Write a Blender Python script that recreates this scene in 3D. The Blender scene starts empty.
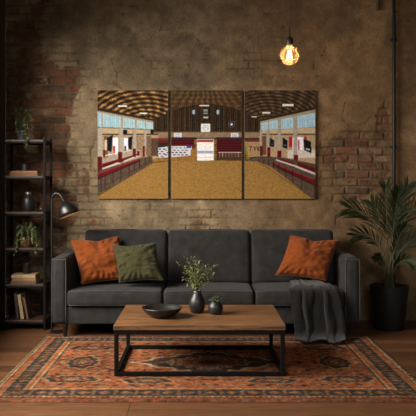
import bpy, bmesh, math, random
import numpy as np
from mathutils import Vector, Matrix, Euler
random.seed(7)
S = bpy.context.scene
COL = S.collection
PI = math.pi

# ------------------------------------------------------------------ camera numbers
F, VX, HY, H = 714.0, 200.0, 185.0, 1.135          # focal (px), vanishing point, camera height
def P(px, py, y):                                  # photo pixel -> point at depth y (wall is y = 0)
    d = 6.0 + y
    return Vector(((px - VX) * d / F, y, H + (HY - py) * d / F))

# ------------------------------------------------------------------ helpers
def lin(c):
    return tuple(((v / 255) / 12.92 if v / 255 <= .04045 else ((v / 255 + .055) / 1.055) ** 2.4) for v in c)
def lin_np(a):
    a = np.clip(a / 255.0, 0, 1)
    return np.where(a <= .04045, a / 12.92, ((a + .055) / 1.055) ** 2.4)

def tag(o, label=None, cat=None, group=None, kind=None):
    if label: o['label'] = label
    if cat: o['category'] = cat
    if group: o['group'] = group
    if kind: o['kind'] = kind
    return o

def thing(name, loc, label, cat, group=None):
    o = bpy.data.objects.new(name, None)
    o.empty_display_size = .05
    o.location = loc
    COL.objects.link(o)
    return tag(o, label, cat, group)

def world_loc(o):
    v = Vector(o.location)
    while o.parent:
        o = o.parent
        v += Vector(o.location)
    return v

def link_mesh(name, me, mat, parent=None, smooth=True, origin=None):
    """mesh authored in world coordinates; its origin moves to the base of its bounds"""
    n = len(me.vertices)
    co = np.empty(n * 3, np.float32)
    me.vertices.foreach_get('co', co)
    co = co.reshape(-1, 3)
    if origin is None:
        lo, hi = co.min(0), co.max(0)
        origin = Vector(((lo[0] + hi[0]) / 2, (lo[1] + hi[1]) / 2, lo[2]))
    co = co - np.array(origin, np.float32)
    me.vertices.foreach_set('co', co.ravel())
    me.update()
    if smooth is not None:
        me.polygons.foreach_set('use_smooth', [bool(smooth)] * len(me.polygons))
    o = bpy.data.objects.new(name, me)
    COL.objects.link(o)
    for m in (mat if isinstance(mat, (list, tuple)) else [mat]):
        me.materials.append(m)
    if parent:
        o.parent = parent
        o.location = Vector(origin) - world_loc(parent)
    else:
        o.location = origin
    return o

def obj(name, bm, mat, parent=None, smooth=True, auto=None):
    bmesh.ops.recalc_face_normals(bm, faces=bm.faces[:])
    if auto is not None:
        for e in bm.edges:
            if len(e.link_faces) == 2 and e.calc_face_angle(0) > auto:
                e.smooth = False
    me = bpy.data.meshes.new(name)
    bm.to_mesh(me)
    bm.free()
    return link_mesh(name, me, mat, parent, smooth)

def box(bm, c, s, bev=0.0, seg=2, rot=None):
    r = bmesh.ops.create_cube(bm, size=1.0)
    vs = r['verts']
    for v in vs:
        v.co = Vector((v.co.x * s[0], v.co.y * s[1], v.co.z * s[2]))
    if bev > 0:
        es = list({e for v in vs for e in v.link_edges})
        rr = bmesh.ops.bevel(bm, geom=es, offset=bev, segments=seg, profile=.5, affect='EDGES')
        vs = list({v for f in rr['faces'] for v in f.verts} | {v for v in vs if v.is_valid})
    M = rot.to_4x4() if rot is not None else Matrix.Identity(4)
    for v in vs:
        v.co = (M @ v.co) + Vector(c)

def tube(bm, pts, rad, n=8, caps=True):
    pts = [Vector(p) for p in pts]
    if not isinstance(rad, (list, tuple)): rad = [rad] * len(pts)
    rings, prev = [], None
    for i, p in enumerate(pts):
        t = (pts[min(i + 1, len(pts) - 1)] - pts[max(i - 1, 0)])
        if t.length < 1e-9: t = Vector((0, 0, 1))
        t.normalize()
        if prev is None:
            a = Vector((0, 0, 1)) if abs(t.z) < .9 else Vector((1, 0, 0))
            u = t.cross(a).normalized()
        else:
            u = (prev - t * prev.dot(t))
            u = u.normalized() if u.length > 1e-6 else t.orthogonal().normalized()
        prev = u
        w = t.cross(u)
        rings.append([bm.verts.new(p + (u * math.cos(2 * PI * k / n) + w * math.sin(2 * PI * k / n)) * rad[i]) for k in range(n)])
    for a, b in zip(rings, rings[1:]):
        for k in range(n):
            bm.faces.new((a[k], a[(k + 1) % n], b[(k + 1) % n], b[k]))
    if caps:
        bm.faces.new(rings[0][::-1])
        bm.faces.new(rings[-1])

def lathe(bm, prof, c=(0, 0, 0), n=32, close=False, M=None):
    c = Vector(c)
    rings = []
    for r, z in prof:
        if r < 1e-6:
            p = Vector((0, 0, z))
            rings.append([bm.verts.new((M @ p if M else p) + c)])
        else:
            ring = []
            for k in range(n):
                p = Vector((r * math.cos(2 * PI * k / n), r * math.sin(2 * PI * k / n), z))
                ring.append(bm.verts.new((M @ p if M else p) + c))
            rings.append(ring)
    for a, b in zip(rings, rings[1:]):
        for k in range(n):
            k2 = (k + 1) % n
            if len(a) == 1 and len(b) == 1: continue
            if len(a) == 1: bm.faces.new((a[0], b[k2], b[k]))
            elif len(b) == 1: bm.faces.new((a[k], a[k2], b[0]))
            else: bm.faces.new((a[k], a[k2], b[k2], b[k]))

def smooth_path(pts, n=8):
    """Catmull-Rom through the points"""
    pts = [Vector(p) for p in pts]
    q = [pts[0] * 2 - pts[1]] + pts + [pts[-1] * 2 - pts[-2]]
    out = []
    for i in range(1, len(q) - 2):
        for k in range(n):
            t = k / n
            a, b, c, d = q[i - 1], q[i], q[i + 1], q[i + 2]
            out.append(.5 * ((2 * b) + (c - a) * t + (2 * a - 5 * b + 4 * c - d) * t * t + (3 * b - a - 3 * c + d) * t ** 3))
    out.append(pts[-1])
    return out

# ---- numpy noise
_rng = np.random.default_rng(11)
_TAB = _rng.random((8, 256, 256)).astype(np.float32)
def vnoise(x, y, seed=0):
    T = _TAB[seed % 8]
    x = x + 37.3 * (seed // 8); y = y + 91.7 * (seed // 8)
    xi = np.floor(x).astype(int); yi = np.floor(y).astype(int)
    fx = x - xi; fy = y - yi
    fx = fx * fx * (3 - 2 * fx); fy = fy * fy * (3 - 2 * fy)
    x0, x1, y0, y1 = xi % 256, (xi + 1) % 256, yi % 256, (yi + 1) % 256
    return (T[y0, x0] * (1 - fx) + T[y0, x1] * fx) * (1 - fy) + (T[y1, x0] * (1 - fx) + T[y1, x1] * fx) * fy
def fbm(x, y, seed=0, oct=5, gain=.5):
    s, a, t = 0, 1.0, 0
    for o in range(oct):
        s = s + a * vnoise(x * 2 ** o, y * 2 ** o, seed + o); t += a; a *= gain
    return s / t
def sst(a, b, x):
    t = np.clip((x - a) / (b - a), 0, 1)
    return t * t * (3 - 2 * t)

def grid_mesh(name, X, Y, Z, col=None):
    h, w = X.shape
    me = bpy.data.meshes.new(name)
    me.vertices.add(h * w)
    me.vertices.foreach_set('co', np.stack([X, Y, Z], -1).astype(np.float32).ravel())
    i = np.arange(h * w).reshape(h, w)
    q = np.stack([i[:-1, :-1], i[:-1, 1:], i[1:, 1:], i[1:, :-1]], -1).reshape(-1, 4)
    me.loops.add(q.size)
    me.loops.foreach_set('vertex_index', q.ravel().astype(np.int32))
    me.polygons.add(len(q))
    me.polygons.foreach_set('loop_start', np.arange(0, q.size, 4, dtype=np.int32))
    me.update(calc_edges=True)
    if col is not None:
        at = me.color_attributes.new('pattern', 'FLOAT_COLOR', 'POINT')
        c = np.ones((h * w, 4), np.float32)
        c[:, :3] = col.reshape(-1, 3)
        at.data.foreach_set('color', c.ravel())
    return me

# ------------------------------------------------------------------ materials
def new_mat(name):
    m = bpy.data.materials.new(name)
    m.use_nodes = True
    nt = m.node_tree
    return m, nt, nt.nodes['Principled BSDF']

def M_plain(name, c, rough=.6, var=.25, scale=20, metal=0.0, spec=.5, bump=0.0, bscale=200, stretch=(1, 1, 1), sheen=0.0, c2=None, coat=0.0):
    """colour varied by a noise texture, with optional fine bump"""
    m, nt, b = new_mat(name)
    L, N = nt.links.new, nt.nodes
    tc = N.new('ShaderNodeTexCoord'); mp = N.new('ShaderNodeMapping')
    mp.inputs['Scale'].default_value = stretch
    L(tc.outputs['Object'], mp.inputs[0])
    nz = N.new('ShaderNodeTexNoise'); nz.inputs['Scale'].default_value = scale; nz.inputs['Detail'].default_value = 6
    L(mp.outputs[0], nz.inputs['Vector'])
    rp = N.new('ShaderNodeValToRGB')
    c = lin(c)
    lo = lin(c2) if c2 else tuple(v * (1 - var) for v in c)
    hi = c if c2 else tuple(min(1, v * (1 + var)) for v in c)
    rp.color_ramp.elements[0].position = .3; rp.color_ramp.elements[1].position = .7
    rp.color_ramp.elements[0].color = (*lo, 1); rp.color_ramp.elements[1].color = (*hi, 1)
    L(nz.outputs['Fac'], rp.inputs[0]); L(rp.outputs[0], b.inputs['Base Color'])
    b.inputs['Roughness'].default_value = rough
    b.inputs['Metallic'].default_value = metal
    b.inputs['Specular IOR Level'].default_value = spec
    b.inputs['Coat Weight'].default_value = coat
    if sheen:
        b.inputs['Sheen Weight'].default_value = sheen; b.inputs['Sheen Roughness'].default_value = .5
    if bump:
        n2 = N.new('ShaderNodeTexNoise'); n2.inputs['Scale'].default_value = bscale; n2.inputs['Detail'].default_value = 3
        L(mp.outputs[0], n2.inputs['Vector'])
        bp = N.new('ShaderNodeBump'); bp.inputs['Strength'].default_value = bump; bp.inputs['Distance'].default_value = .004
        L(n2.outputs['Fac'], bp.inputs['Height']); L(bp.outputs[0], b.inputs['Normal'])
    return m

def M_pattern(name, rough=.9, bump=.3, bscale=250, grain=.15, gscale=180, spec=.2):
    """reads the woven / printed / weathered colours stored on the mesh, with a fine grain over them"""
    m, nt, b = new_mat(name)
    L, N = nt.links.new, nt.nodes
    at = N.new('ShaderNodeAttribute'); at.attribute_name = 'pattern'
    tc = N.new('ShaderNodeTexCoord')
    nz = N.new('ShaderNodeTexNoise'); nz.inputs['Scale'].default_value = gscale; nz.inputs['Detail'].default_value = 4
    L(tc.outputs['Object'], nz.inputs['Vector'])
    mr = N.new('ShaderNodeMapRange')
    mr.inputs['From Min'].default_value = .3; mr.inputs['From Max'].default_value = .7
    mr.inputs['To Min'].default_value = 1 - grain; mr.inputs['To Max'].default_value = 1 + grain
    L(nz.outputs['Fac'], mr.inputs['Value'])
    mx = N.new('ShaderNodeVectorMath'); mx.operation = 'SCALE'
    L(at.outputs['Color'], mx.inputs[0]); L(mr.outputs[0], mx.inputs['Scale'])
    L(mx.outputs[0], b.inputs['Base Color'])
    b.inputs['Roughness'].default_value = rough
    b.inputs['Specular IOR Level'].default_value = spec
    if bump:
        n2 = N.new('ShaderNodeTexNoise'); n2.inputs['Scale'].default_value = bscale; n2.inputs['Detail'].default_value = 5
        L(tc.outputs['Object'], n2.inputs['Vector'])
        bp = N.new('ShaderNodeBump'); bp.inputs['Strength'].default_value = bump; bp.inputs['Distance'].default_value = .003
        L(n2.outputs['Fac'], bp.inputs['Height']); L(bp.outputs[0], b.inputs['Normal'])
    return m

def M_wood(name, c1, c2, rough=.45, scale=6, stretch=(1, 9, 9), spec=.4, bump=.15):
    m, nt, b = new_mat(name)
    L, N = nt.links.new, nt.nodes
    tc = N.new('ShaderNodeTexCoord'); mp = N.new('ShaderNodeMapping')
    mp.inputs['Scale'].default_value = stretch
    L(tc.outputs['Object'], mp.inputs[0])
    nz = N.new('ShaderNodeTexNoise'); nz.inputs['Scale'].default_value = scale; nz.inputs['Detail'].default_value = 8
    nz.inputs['Roughness'].default_value = .65; nz.inputs['Distortion'].default_value = .6
    L(mp.outputs[0], nz.inputs['Vector'])
    rp = N.new('ShaderNodeValToRGB')
    rp.color_ramp.elements[0].position = .34; rp.color_ramp.elements[1].position = .68
    rp.color_ramp.elements[0].color = (*lin(c1), 1); rp.color_ramp.elements[1].color = (*lin(c2), 1)
    L(nz.outputs['Fac'], rp.inputs[0]); L(rp.outputs[0], b.inputs['Base Color'])
    b.inputs['Roughness'].default_value = rough; b.inputs['Specular IOR Level'].default_value = spec
    bp = N.new('ShaderNodeBump'); bp.inputs['Strength'].default_value = bump; bp.inputs['Distance'].default_value = .002
    L(nz.outputs['Fac'], bp.inputs['Height']); L(bp.outputs[0], b.inputs['Normal'])
    return m

def M_floor():
    m, nt, b = new_mat('floor_planks')
    L, N = nt.links.new, nt.nodes
    tc = N.new('ShaderNodeTexCoord')
    br = N.new('ShaderNodeTexBrick')
    br.offset = .37; br.offset_frequency = 1
    br.inputs['Scale'].default_value = 1.0
    br.inputs['Brick Width'].default_value = 1.55; br.inputs['Row Height'].default_value = .125
    br.inputs['Mortar Size'].default_value = .0016; br.inputs['Mortar Smooth'].default_value = .2
    br.inputs['Color1'].default_value = (*lin((104, 69, 43)), 1); br.inputs['Color2'].default_value = (*lin((74, 47, 29)), 1)
    br.inputs['Mortar'].default_value = (*lin((24, 15, 10)), 1)
    L(tc.outputs['Object'], br.inputs['Vector'])
    mp = N.new('ShaderNodeMapping'); mp.inputs['Scale'].default_value = (1.2, 14, 1)
    L(tc.outputs['Object'], mp.inputs[0])
    nz = N.new('ShaderNodeTexNoise'); nz.inputs['Scale'].default_value = 5; nz.inputs['Detail'].default_value = 9
    nz.inputs['Roughness'].default_value = .65; nz.inputs['Distortion'].default_value = .8
    L(mp.outputs[0], nz.inputs['Vector'])
    mr = N.new('ShaderNodeMapRange'); mr.inputs['From Min'].default_value = .3; mr.inputs['From Max'].default_value = .7
    mr.inputs['To Min'].default_value = .55; mr.inputs['To Max'].default_value = 1.35
    L(nz.outputs['Fac'], mr.inputs['Value'])
    mx = N.new('ShaderNodeVectorMath'); mx.operation = 'SCALE'
    L(br.outputs['Color'], mx.inputs[0]); L(mr.outputs[0], mx.inputs['Scale']); L(mx.outputs[0], b.inputs['Base Color'])
    b.inputs['Roughness'].default_value = .5; b.inputs['Specular IOR Level'].default_value = .35
    bp = N.new('ShaderNodeBump'); bp.inputs['Strength'].default_value = .5; bp.inputs['Distance'].default_value = .003; bp.invert = True
    L(br.outputs['Fac'], bp.inputs['Height'])
    bp2 = N.new('ShaderNodeBump'); bp2.inputs['Strength'].default_value = .15; bp2.inputs['Distance'].default_value = .002
    L(nz.outputs['Fac'], bp2.inputs['Height']); L(bp.outputs[0], bp2.inputs['Normal']); L(bp2.outputs[0], b.inputs['Normal'])
    return m

def M_emit(name, c, strength):
    m, nt, b = new_mat(name)
    nz = nt.nodes.new('ShaderNodeTexNoise'); nz.inputs['Scale'].default_value = 30
    rp = nt.nodes.new('ShaderNodeValToRGB')
    rp.color_ramp.elements[0].color = (*c, 1); rp.color_ramp.elements[1].color = (*[min(1, v * 1.1) for v in c], 1)
    nt.links.new(nz.outputs['Fac'], rp.inputs[0]); nt.links.new(rp.outputs[0], b.inputs['Emission Color'])
    b.inputs['Base Color'].default_value = (*c, 1)
    b.inputs['Emission Strength'].default_value = strength
    return m

def M_glass(name, tint, gloss=.6, haze=None, grough=.04):
    """thin blown glass: clear tinted transmission, reflections growing to the rim"""
    m, nt, b = new_mat(name)
    L, N = nt.links.new, nt.nodes
    out = [n for n in N if n.type == 'OUTPUT_MATERIAL'][0]
    tr = N.new('ShaderNodeBsdfTransparent'); tr.inputs['Color'].default_value = (*tint, 1)
    gl = N.new('ShaderNodeBsdfGlossy'); gl.inputs['Roughness'].default_value = grough
    gl.inputs['Color'].default_value = (1, .93, .82, 1)
    lw = N.new('ShaderNodeLayerWeight'); lw.inputs['Blend'].default_value = .35
    ma = N.new('ShaderNodeMath'); ma.operation = 'MULTIPLY'; ma.inputs[1].default_value = gloss
    L(lw.outputs['Fresnel'], ma.inputs[0])
    mix = N.new('ShaderNodeMixShader')
    L(ma.outputs[0], mix.inputs[0]); L(tr.outputs[0], mix.inputs[1]); L(gl.outputs[0], mix.inputs[2])
    if haze:
        tl = N.new('ShaderNodeBsdfTranslucent'); tl.inputs['Color'].default_value = (*haze[1], 1)
        mx2 = N.new('ShaderNodeMixShader'); mx2.inputs[0].default_value = haze[0]
        L(mix.outputs[0], mx2.inputs[1]); L(tl.outputs[0], mx2.inputs[2]); mix = mx2
    L(mix.outputs[0], out.inputs['Surface'])
    return m

m_wall = M_pattern('weathered_brick_and_plaster', rough=.92, bump=.35, bscale=90, grain=.18, gscale=60)
m_print = M_pattern('printed_canvas', rough=.8, bump=.08, bscale=900, grain=.02, gscale=300, spec=.15)
m_rug = M_pattern('woven_wool', rough=1.0, bump=.8, bscale=260, grain=.4, gscale=140, spec=.05)
m_floor = M_floor()
m_plaster = M_plain('brown_plaster', (86, 70, 50), .95, .3, 3, bump=.3, bscale=40)
m_plaster_dark = M_plain('dark_plaster', (70, 55, 38), .95, .3, 3, bump=.3, bscale=40)
m_ceiling = M_plain('dark_ceiling', (38, 31, 25), .95, .2, 3)
m_canvas_edge = M_plain('raw_canvas_edge', (118, 106, 90), .9, .3, 40)
m_black = M_plain('black_powder_coat', (10, 10, 10), .65, .2, 30, spec=.14)
m_black_soft = M_plain('black_metal_satin', (16, 16, 16), .38, .2, 30, spec=.5)
m_pipe = M_plain('dark_iron_pipe', (24, 25, 28), .4, .3, 12, metal=.6)
m_stub = M_plain('dull_brass_pipe', (84, 66, 44), .6, .3, 30, metal=.2)
m_shelf = M_wood('dark_walnut_board', (48, 33, 23), (82, 58, 40), .5, 6, (1, 10, 10))
m_sofa = M_plain('charcoal_upholstery', (41, 40, 39), .95, .30, 16, sheen=.04, bump=.5, bscale=420, spec=.15)
m_piping = M_plain('charcoal_piping', (64, 63, 61), .9, .15, 60, sheen=.05)
m_leg = M_plain('ebonised_leg', (16, 14, 13), .4, .2, 40)
m_orange = M_plain('burnt_orange_velvet', (112, 55, 20), .95, .2, 7, sheen=.08, bump=.5, bscale=500, spec=.1)
m_olive = M_plain('olive_velvet', (54, 52, 30), .95, .22, 7, sheen=.08, bump=.5, bscale=500, spec=.1)
m_throw = M_plain('dark_grey_knit', (28, 27, 27), 1.0, .4, 60, sheen=.15, bump=1.0, bscale=240, spec=.05)
m_table = M_wood('oiled_walnut_top', (70, 46, 28), (138, 97, 62), .45, 5, (1, 11, 11), spec=.4)
m_ceramic = M_plain('black_stoneware', (27, 26, 26), .42, .3, 45, spec=.5, bump=.15, bscale=150)
m_ceramic_in = M_plain('grey_stoneware_glaze', (52, 50, 48), .5, .3, 30)
m_leaf_sage = M_plain('sage_leaf', (112, 122, 74), .6, .4, 30, spec=.3)
m_leaf_moss = M_plain('moss_leaf', (96, 112, 70), .7, .35, 50, spec=.2)
m_leaf_trail = M_plain('trailing_leaf', (84, 92, 58), .6, .4, 30, spec=.3)
m_leaf_shelf = M_plain('pale_trailing_leaf', (92, 104, 62), .6, .4, 30, spec=.3)
m_leaf_palm = M_plain('palm_leaf', (26, 40, 15), .55, .35, 12, spec=.25)
m_palm_stem = M_plain('palm_stem', (70, 70, 36), .6, .3, 20)
m_stem = M_plain('green_brown_stem', (84, 80, 50), .7, .3, 40)
m_pot = M_plain('matte_black_planter', (22, 21, 21), .65, .25, 20, spec=.35)
m_soil = M_plain('dark_soil', (34, 25, 18), 1, .5, 80, bump=.8, bscale=120)
m_copper_pot = M_plain('brown_glazed_pot', (112, 78, 54), .45, .4, 25)
m_grey_pot = M_plain('grey_pot', (64, 64, 64), .6, .3, 30)
m_paper = M_plain('aged_paper', (176, 150, 112), .9, .25, 60, stretch=(1, 1, 60))
m_cover_tan = M_plain('tan_book_cloth', (136, 102, 70), .8, .2, 30)
m_cover_brown = M_plain('brown_book_cloth', (116, 80, 50), .8, .2, 30)
m_cover_cream = M_plain('cream_book_cloth', (160, 138, 104), .8, .2, 30)
m_cover_dark = M_plain('dark_book_cloth', (56, 42, 33), .8, .2, 30)
m_cover_umber = M_plain('umber_book_cloth', (96, 70, 48), .8, .2, 30)
m_cord = M_plain('braided_cord', (28, 25, 22), .8, .3, 300)
m_socket = M_plain('aged_brass_socket', (44, 36, 27), .45, .3, 30, metal=.5)
m_bulb = M_glass('amber_bulb_glass', (1.0, .84, .60), .16, (.010, (1.0, .62, .30)), .35)
m_clear = M_glass('smoky_glass', (.72, .70, .68), .9)
m_filament = M_emit('glowing_filament', (1.0, .64, .30), 9)
m_led = M_emit('small_lit_bulb', (1.0, .88, .68), 2.5)
m_cream = M_plain('cream_enamel', (214, 186, 140), .5, .08, 20)
m_cap = M_plain('pale_metal_cap', (122, 118, 112), .35, .2, 30, metal=.7)

# ------------------------------------------------------------------ room shell
XL, XR, ZC, YF = -1.635, 2.06, 2.86, -6.9

def build_back_wall():
    step = .005
    xs = np.arange(XL, XR + 1e-6, step); zs = np.arange(0, ZC + 1e-6, step)
    X, Z = np.meshgrid(xs, zs)
    # bricks, courses of 66 mm
    wx = X + .010 * (fbm(X * 6, Z * 6, 3, 3) - .5); wz = Z + .012 * (fbm(X * 5 + 9, Z * 5, 5, 3) - .5)
    ch, bl = .066, .205
    row = np.floor(wz / ch).astype(int)
    rj = _TAB[6][row % 256, (row * 7) % 256]
    u = wx / bl + .5 * (row % 2) + .22 * (rj - .5)
    colb = np.floor(u).astype(int)
    fu = (u - colb) * bl; fv = wz - row * ch
    rnd = _TAB[1][(row * 13) % 256, (colb * 29) % 256]; rnd2 = _TAB[2][(row * 17) % 256, (colb * 31) % 256]
    de = np.minimum(np.minimum(fu, bl - fu), np.minimum(fv, ch - fv)) + .005 * (fbm(X * 40, Z * 40, 2, 3) - .5)
    face = sst(.004, .011, de)
    chips = fbm(X * 26, Z * 26, 4, 4)
    hb = -.020 + face * (.013 + .006 * (rnd - .5)) - .006 * sst(.55, .75, chips) * face + .0025 * (fbm(X * 60, Z * 60, 1, 3) - .5)
    # plaster thickness: thick in the middle, worn off over the left pier and over a patch on the right
    n = fbm(X * 2.3 + 5, Z * 2.3, 6, 5) - .5
    n2 = fbm(X * 7 + 2, Z * 7, 7, 4) - .5
    def blob(px, py, rx, ry):
        cx, cz = (px - VX) / 119, H + (HY - py) / 119
        return np.exp(-(((X - cx) / (rx / 119)) ** 2 + ((Z - cz) / (ry / 119)) ** 2) ** 1.5)
    left = sst(-.98, -1.30, X + .25 * n + .10 * n2)
    bare = 1.0 * left * (.80 + .7 * (n2 + .1))
    bare = bare + .95 * blob(72, 85, 17, 26) + 1.0 * blob(54, 135, 16, 40)
    bare = bare + 1.15 * blob(358, 168, 34, 32) + .7 * blob(384, 120, 9, 26) + .5 * blob(330, 150, 20, 12) + .35 * blob(340, 195, 30, 14)
    bare = bare - .5 * blob(30, 25, 45, 30)
    bare = bare + .40 * blob(110, 215, 70, 40) + .35 * blob(82, 190, 20, 50) + .30 * blob(230, 220, 100, 20) + .2 * blob(350, 215, 40, 20)
    bare = bare + 1.1 * n2 + .7 * n
    t = .0025 - .026 * sst(.22, 1.25, bare)
    tp = t + .004 * (fbm(X * 4, Z * 4, 12, 5) - .5) + .0012 * (fbm(X * 30, Z * 30, 13, 3) - .5)
    thin = sst(.14, .5, bare)
    hp = tp + thin * .5 * (hb + .012)
    h = np.maximum(hb, hp)
    mplas = sst(-.0015, .0025, hp - hb)
    # cracks in the plaster
    crack = np.zeros_like(X)
    lines = [[(383, 92), (377, 106), (374, 114), (368, 120), (364, 128), (360, 135)],
             [(345, 102), (341, 118), (350, 126), (347, 140)],
             [(112, 60), (118, 72), (116, 84), (124, 90)],
             [(90, 120), (94, 140), (90, 156), (96, 172)],
             [(330, 205), (338, 214), (336, 226)]]
    for li in lines:
        for (ax, ay), (bx_, by) in zip(li, li[1:]):
            A = np.array(((ax - VX) / 119, H + (HY - ay) / 119)); B = np.array(((bx_ - VX) / 119, H + (HY - by) / 119))
            d = B - A
            px_, pz_ = X + .05 * (fbm(X * 9, Z * 9, 45, 4) - .5) - A[0], Z + .05 * (fbm(X * 9, Z * 9, 50, 4) - .5) - A[1]
            tt = np.clip((px_ * d[0] + pz_ * d[1]) / (d @ d), 0, 1)
            dist = np.hypot(px_ - tt * d[0], pz_ - tt * d[1])
            crack = np.maximum(crack, sst(.0055, .0015, dist) * sst(.35, .6, fbm(X * 14, Z * 14, 44, 3)))
    h = h - .006 * crack * mplas
    # colours
    def cc(c): return np.array(c, float)
    red = cc((114, 74, 52)); red2 = cc((94, 63, 47)); dk = cc((80, 60, 46)); pale = cc((118, 92, 68))
    r = rnd[..., None]; r2 = rnd2[..., None]
    brick = red * r + red2 * (1 - r)
    brick = np.where(r2 > .82, dk, brick); brick = np.where(r2 < .16, pale, brick)
    brick = brick * (.75 + .5 * fbm(X * 22, Z * 22, 20, 4)[..., None])
    mortar = cc((98, 82, 64)) * (.75 + .5 * fbm(X * 30, Z * 30, 21, 4)[..., None])
    lime = sst(.44, .70, fbm(X * 9, Z * 14, 22, 5))[..., None] * .5
    base = mortar * (1 - face[..., None]) + brick * face[..., None]
    base = base * (1 - lime) + mortar * lime
    g = sst(-.2, 1.0, X + .3 * n)[..., None]
    pl = cc((124, 107, 83)) * (1 - g) + cc((112, 88, 62)) * g  # browner plaster to the right also carries the bulb's warm glow as colour
    st = fbm(X * 1.6 + 3, Z * 1.6 + 8, 24, 6)[..., None]; st2 = fbm(X * 5, Z * 4, 28, 6)[..., None]; st3 = fbm(X * 16, Z * 16, 30, 5)[..., None]
    pl = pl * (.42 + .36 * st + .40 * st2 + .40 * st3)
    damp = sst(.52, .66, fbm(X * 2.6 + 7, Z * 2.0 + 1, 33, 6))[..., None]
    pl = pl * (1 - .10 * damp) + cc((150, 132, 104)) * .10 * sst(.56, .7, fbm(X * 3.3, Z * 3.3, 37, 6))[..., None]
    pits = (sst(.74, .82, fbm(X * 30, Z * 30, 40, 3)) * sst(.45, .6, fbm(X * 2, Z * 2, 41, 3)))[..., None]
    pl = pl * (1 - .25 * pits)
    tn = (thin * (1 - face) * .30)[..., None]
    pl = pl * (1 - tn * .6)
    pl = pl * (1 - .35 * crack[..., None])
    mm = mplas[..., None]
    col = base * (1 - mm) + pl * mm
    me = grid_mesh('wall_back', X, -h, Z, lin_np(col))
    return link_mesh('wall_back', me, m_wall, None, True, Vector(((XL + XR) / 2, 0, 0)))
tag(build_back_wall(), kind='structure')

def struct(name, bm, m):
    return tag(obj(name, bm, m, None, False), kind='structure')
bm = bmesh.new(); box(bm, ((XL + XR) / 2, YF / 2 + .05, -.05), (XR - XL + .3, -YF + .3, .1)); struct('floor', bm, m_floor)
bm = bmesh.new(); box(bm, ((XL + XR) / 2, YF / 2 + .05, ZC + .05), (XR - XL + .3, -YF + .3, .1)); struct('ceiling', bm, m_ceiling)
bm = bmesh.new(); box(bm, (XR + .06, YF / 2, ZC / 2), (.12, -YF, ZC)); struct('wall_right', bm, m_plaster_dark)
# left wall with the window opening the daylight comes through (unseen; its edges are set to shape light on the back wall)
WY0, WY1, WZ0, WZ1 = -4.2, -.84, .45, 2.30
bm = bmesh.new()
box(bm, (XL - .06, WY1 / 2, ZC / 2), (.12, -WY1, ZC))
box(bm, (XL - .06, (YF + WY0) / 2, ZC / 2), (.12, WY0 - YF, ZC))
box(bm, (XL - .06, (WY0 + WY1) / 2, WZ0 / 2), (.12, WY1 - WY0, WZ0))
box(bm, (XL - .06, (WY0 + WY1) / 2, (WZ1 + ZC) / 2), (.12, WY1 - WY0, ZC - WZ1))
struct('wall_left', bm, m_plaster_dark)
bm = bmesh.new()
for y in (WY0 + .03, WY1 - .03): box(bm, (XL - .06, y, (WZ0 + WZ1) / 2), (.06, .06, WZ1 - WZ0), .004)
for z in (WZ0 + .03, WZ1 - .03): box(bm, (XL - .06, (WY0 + WY1) / 2, z), (.06, WY1 - WY0 - .12, .06), .004)
struct('window_1', bm, m_black)

# ------------------------------------------------------------------ pipes on the wall
bm = bmesh.new()
tube(bm, [(1.621, -.036, .0), (1.621, -.036, ZC)], .0135, 16)
for z in (.5, 1.45, 2.35): box(bm, (1.621, -.022, z), (.05, .03, .022), .004)
tag(obj('conduit_pipe', bm, m_pipe, None, True, .6), 'thin dark vertical pipe running up the wall behind the palm', 'pipe')
bm = bmesh.new()
tube(bm, [(1.487, -.03, 2.605), (1.487, -.03, ZC)], .015, 14)
tube(bm, [(1.487, -.03, 2.60), (1.487, -.03, 2.625)], .018, 14)
tag(obj('pipe_stub', bm, m_stub, None, True, .6), 'short brownish pipe end hanging down the wall at the top right', 'pipe')

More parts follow.
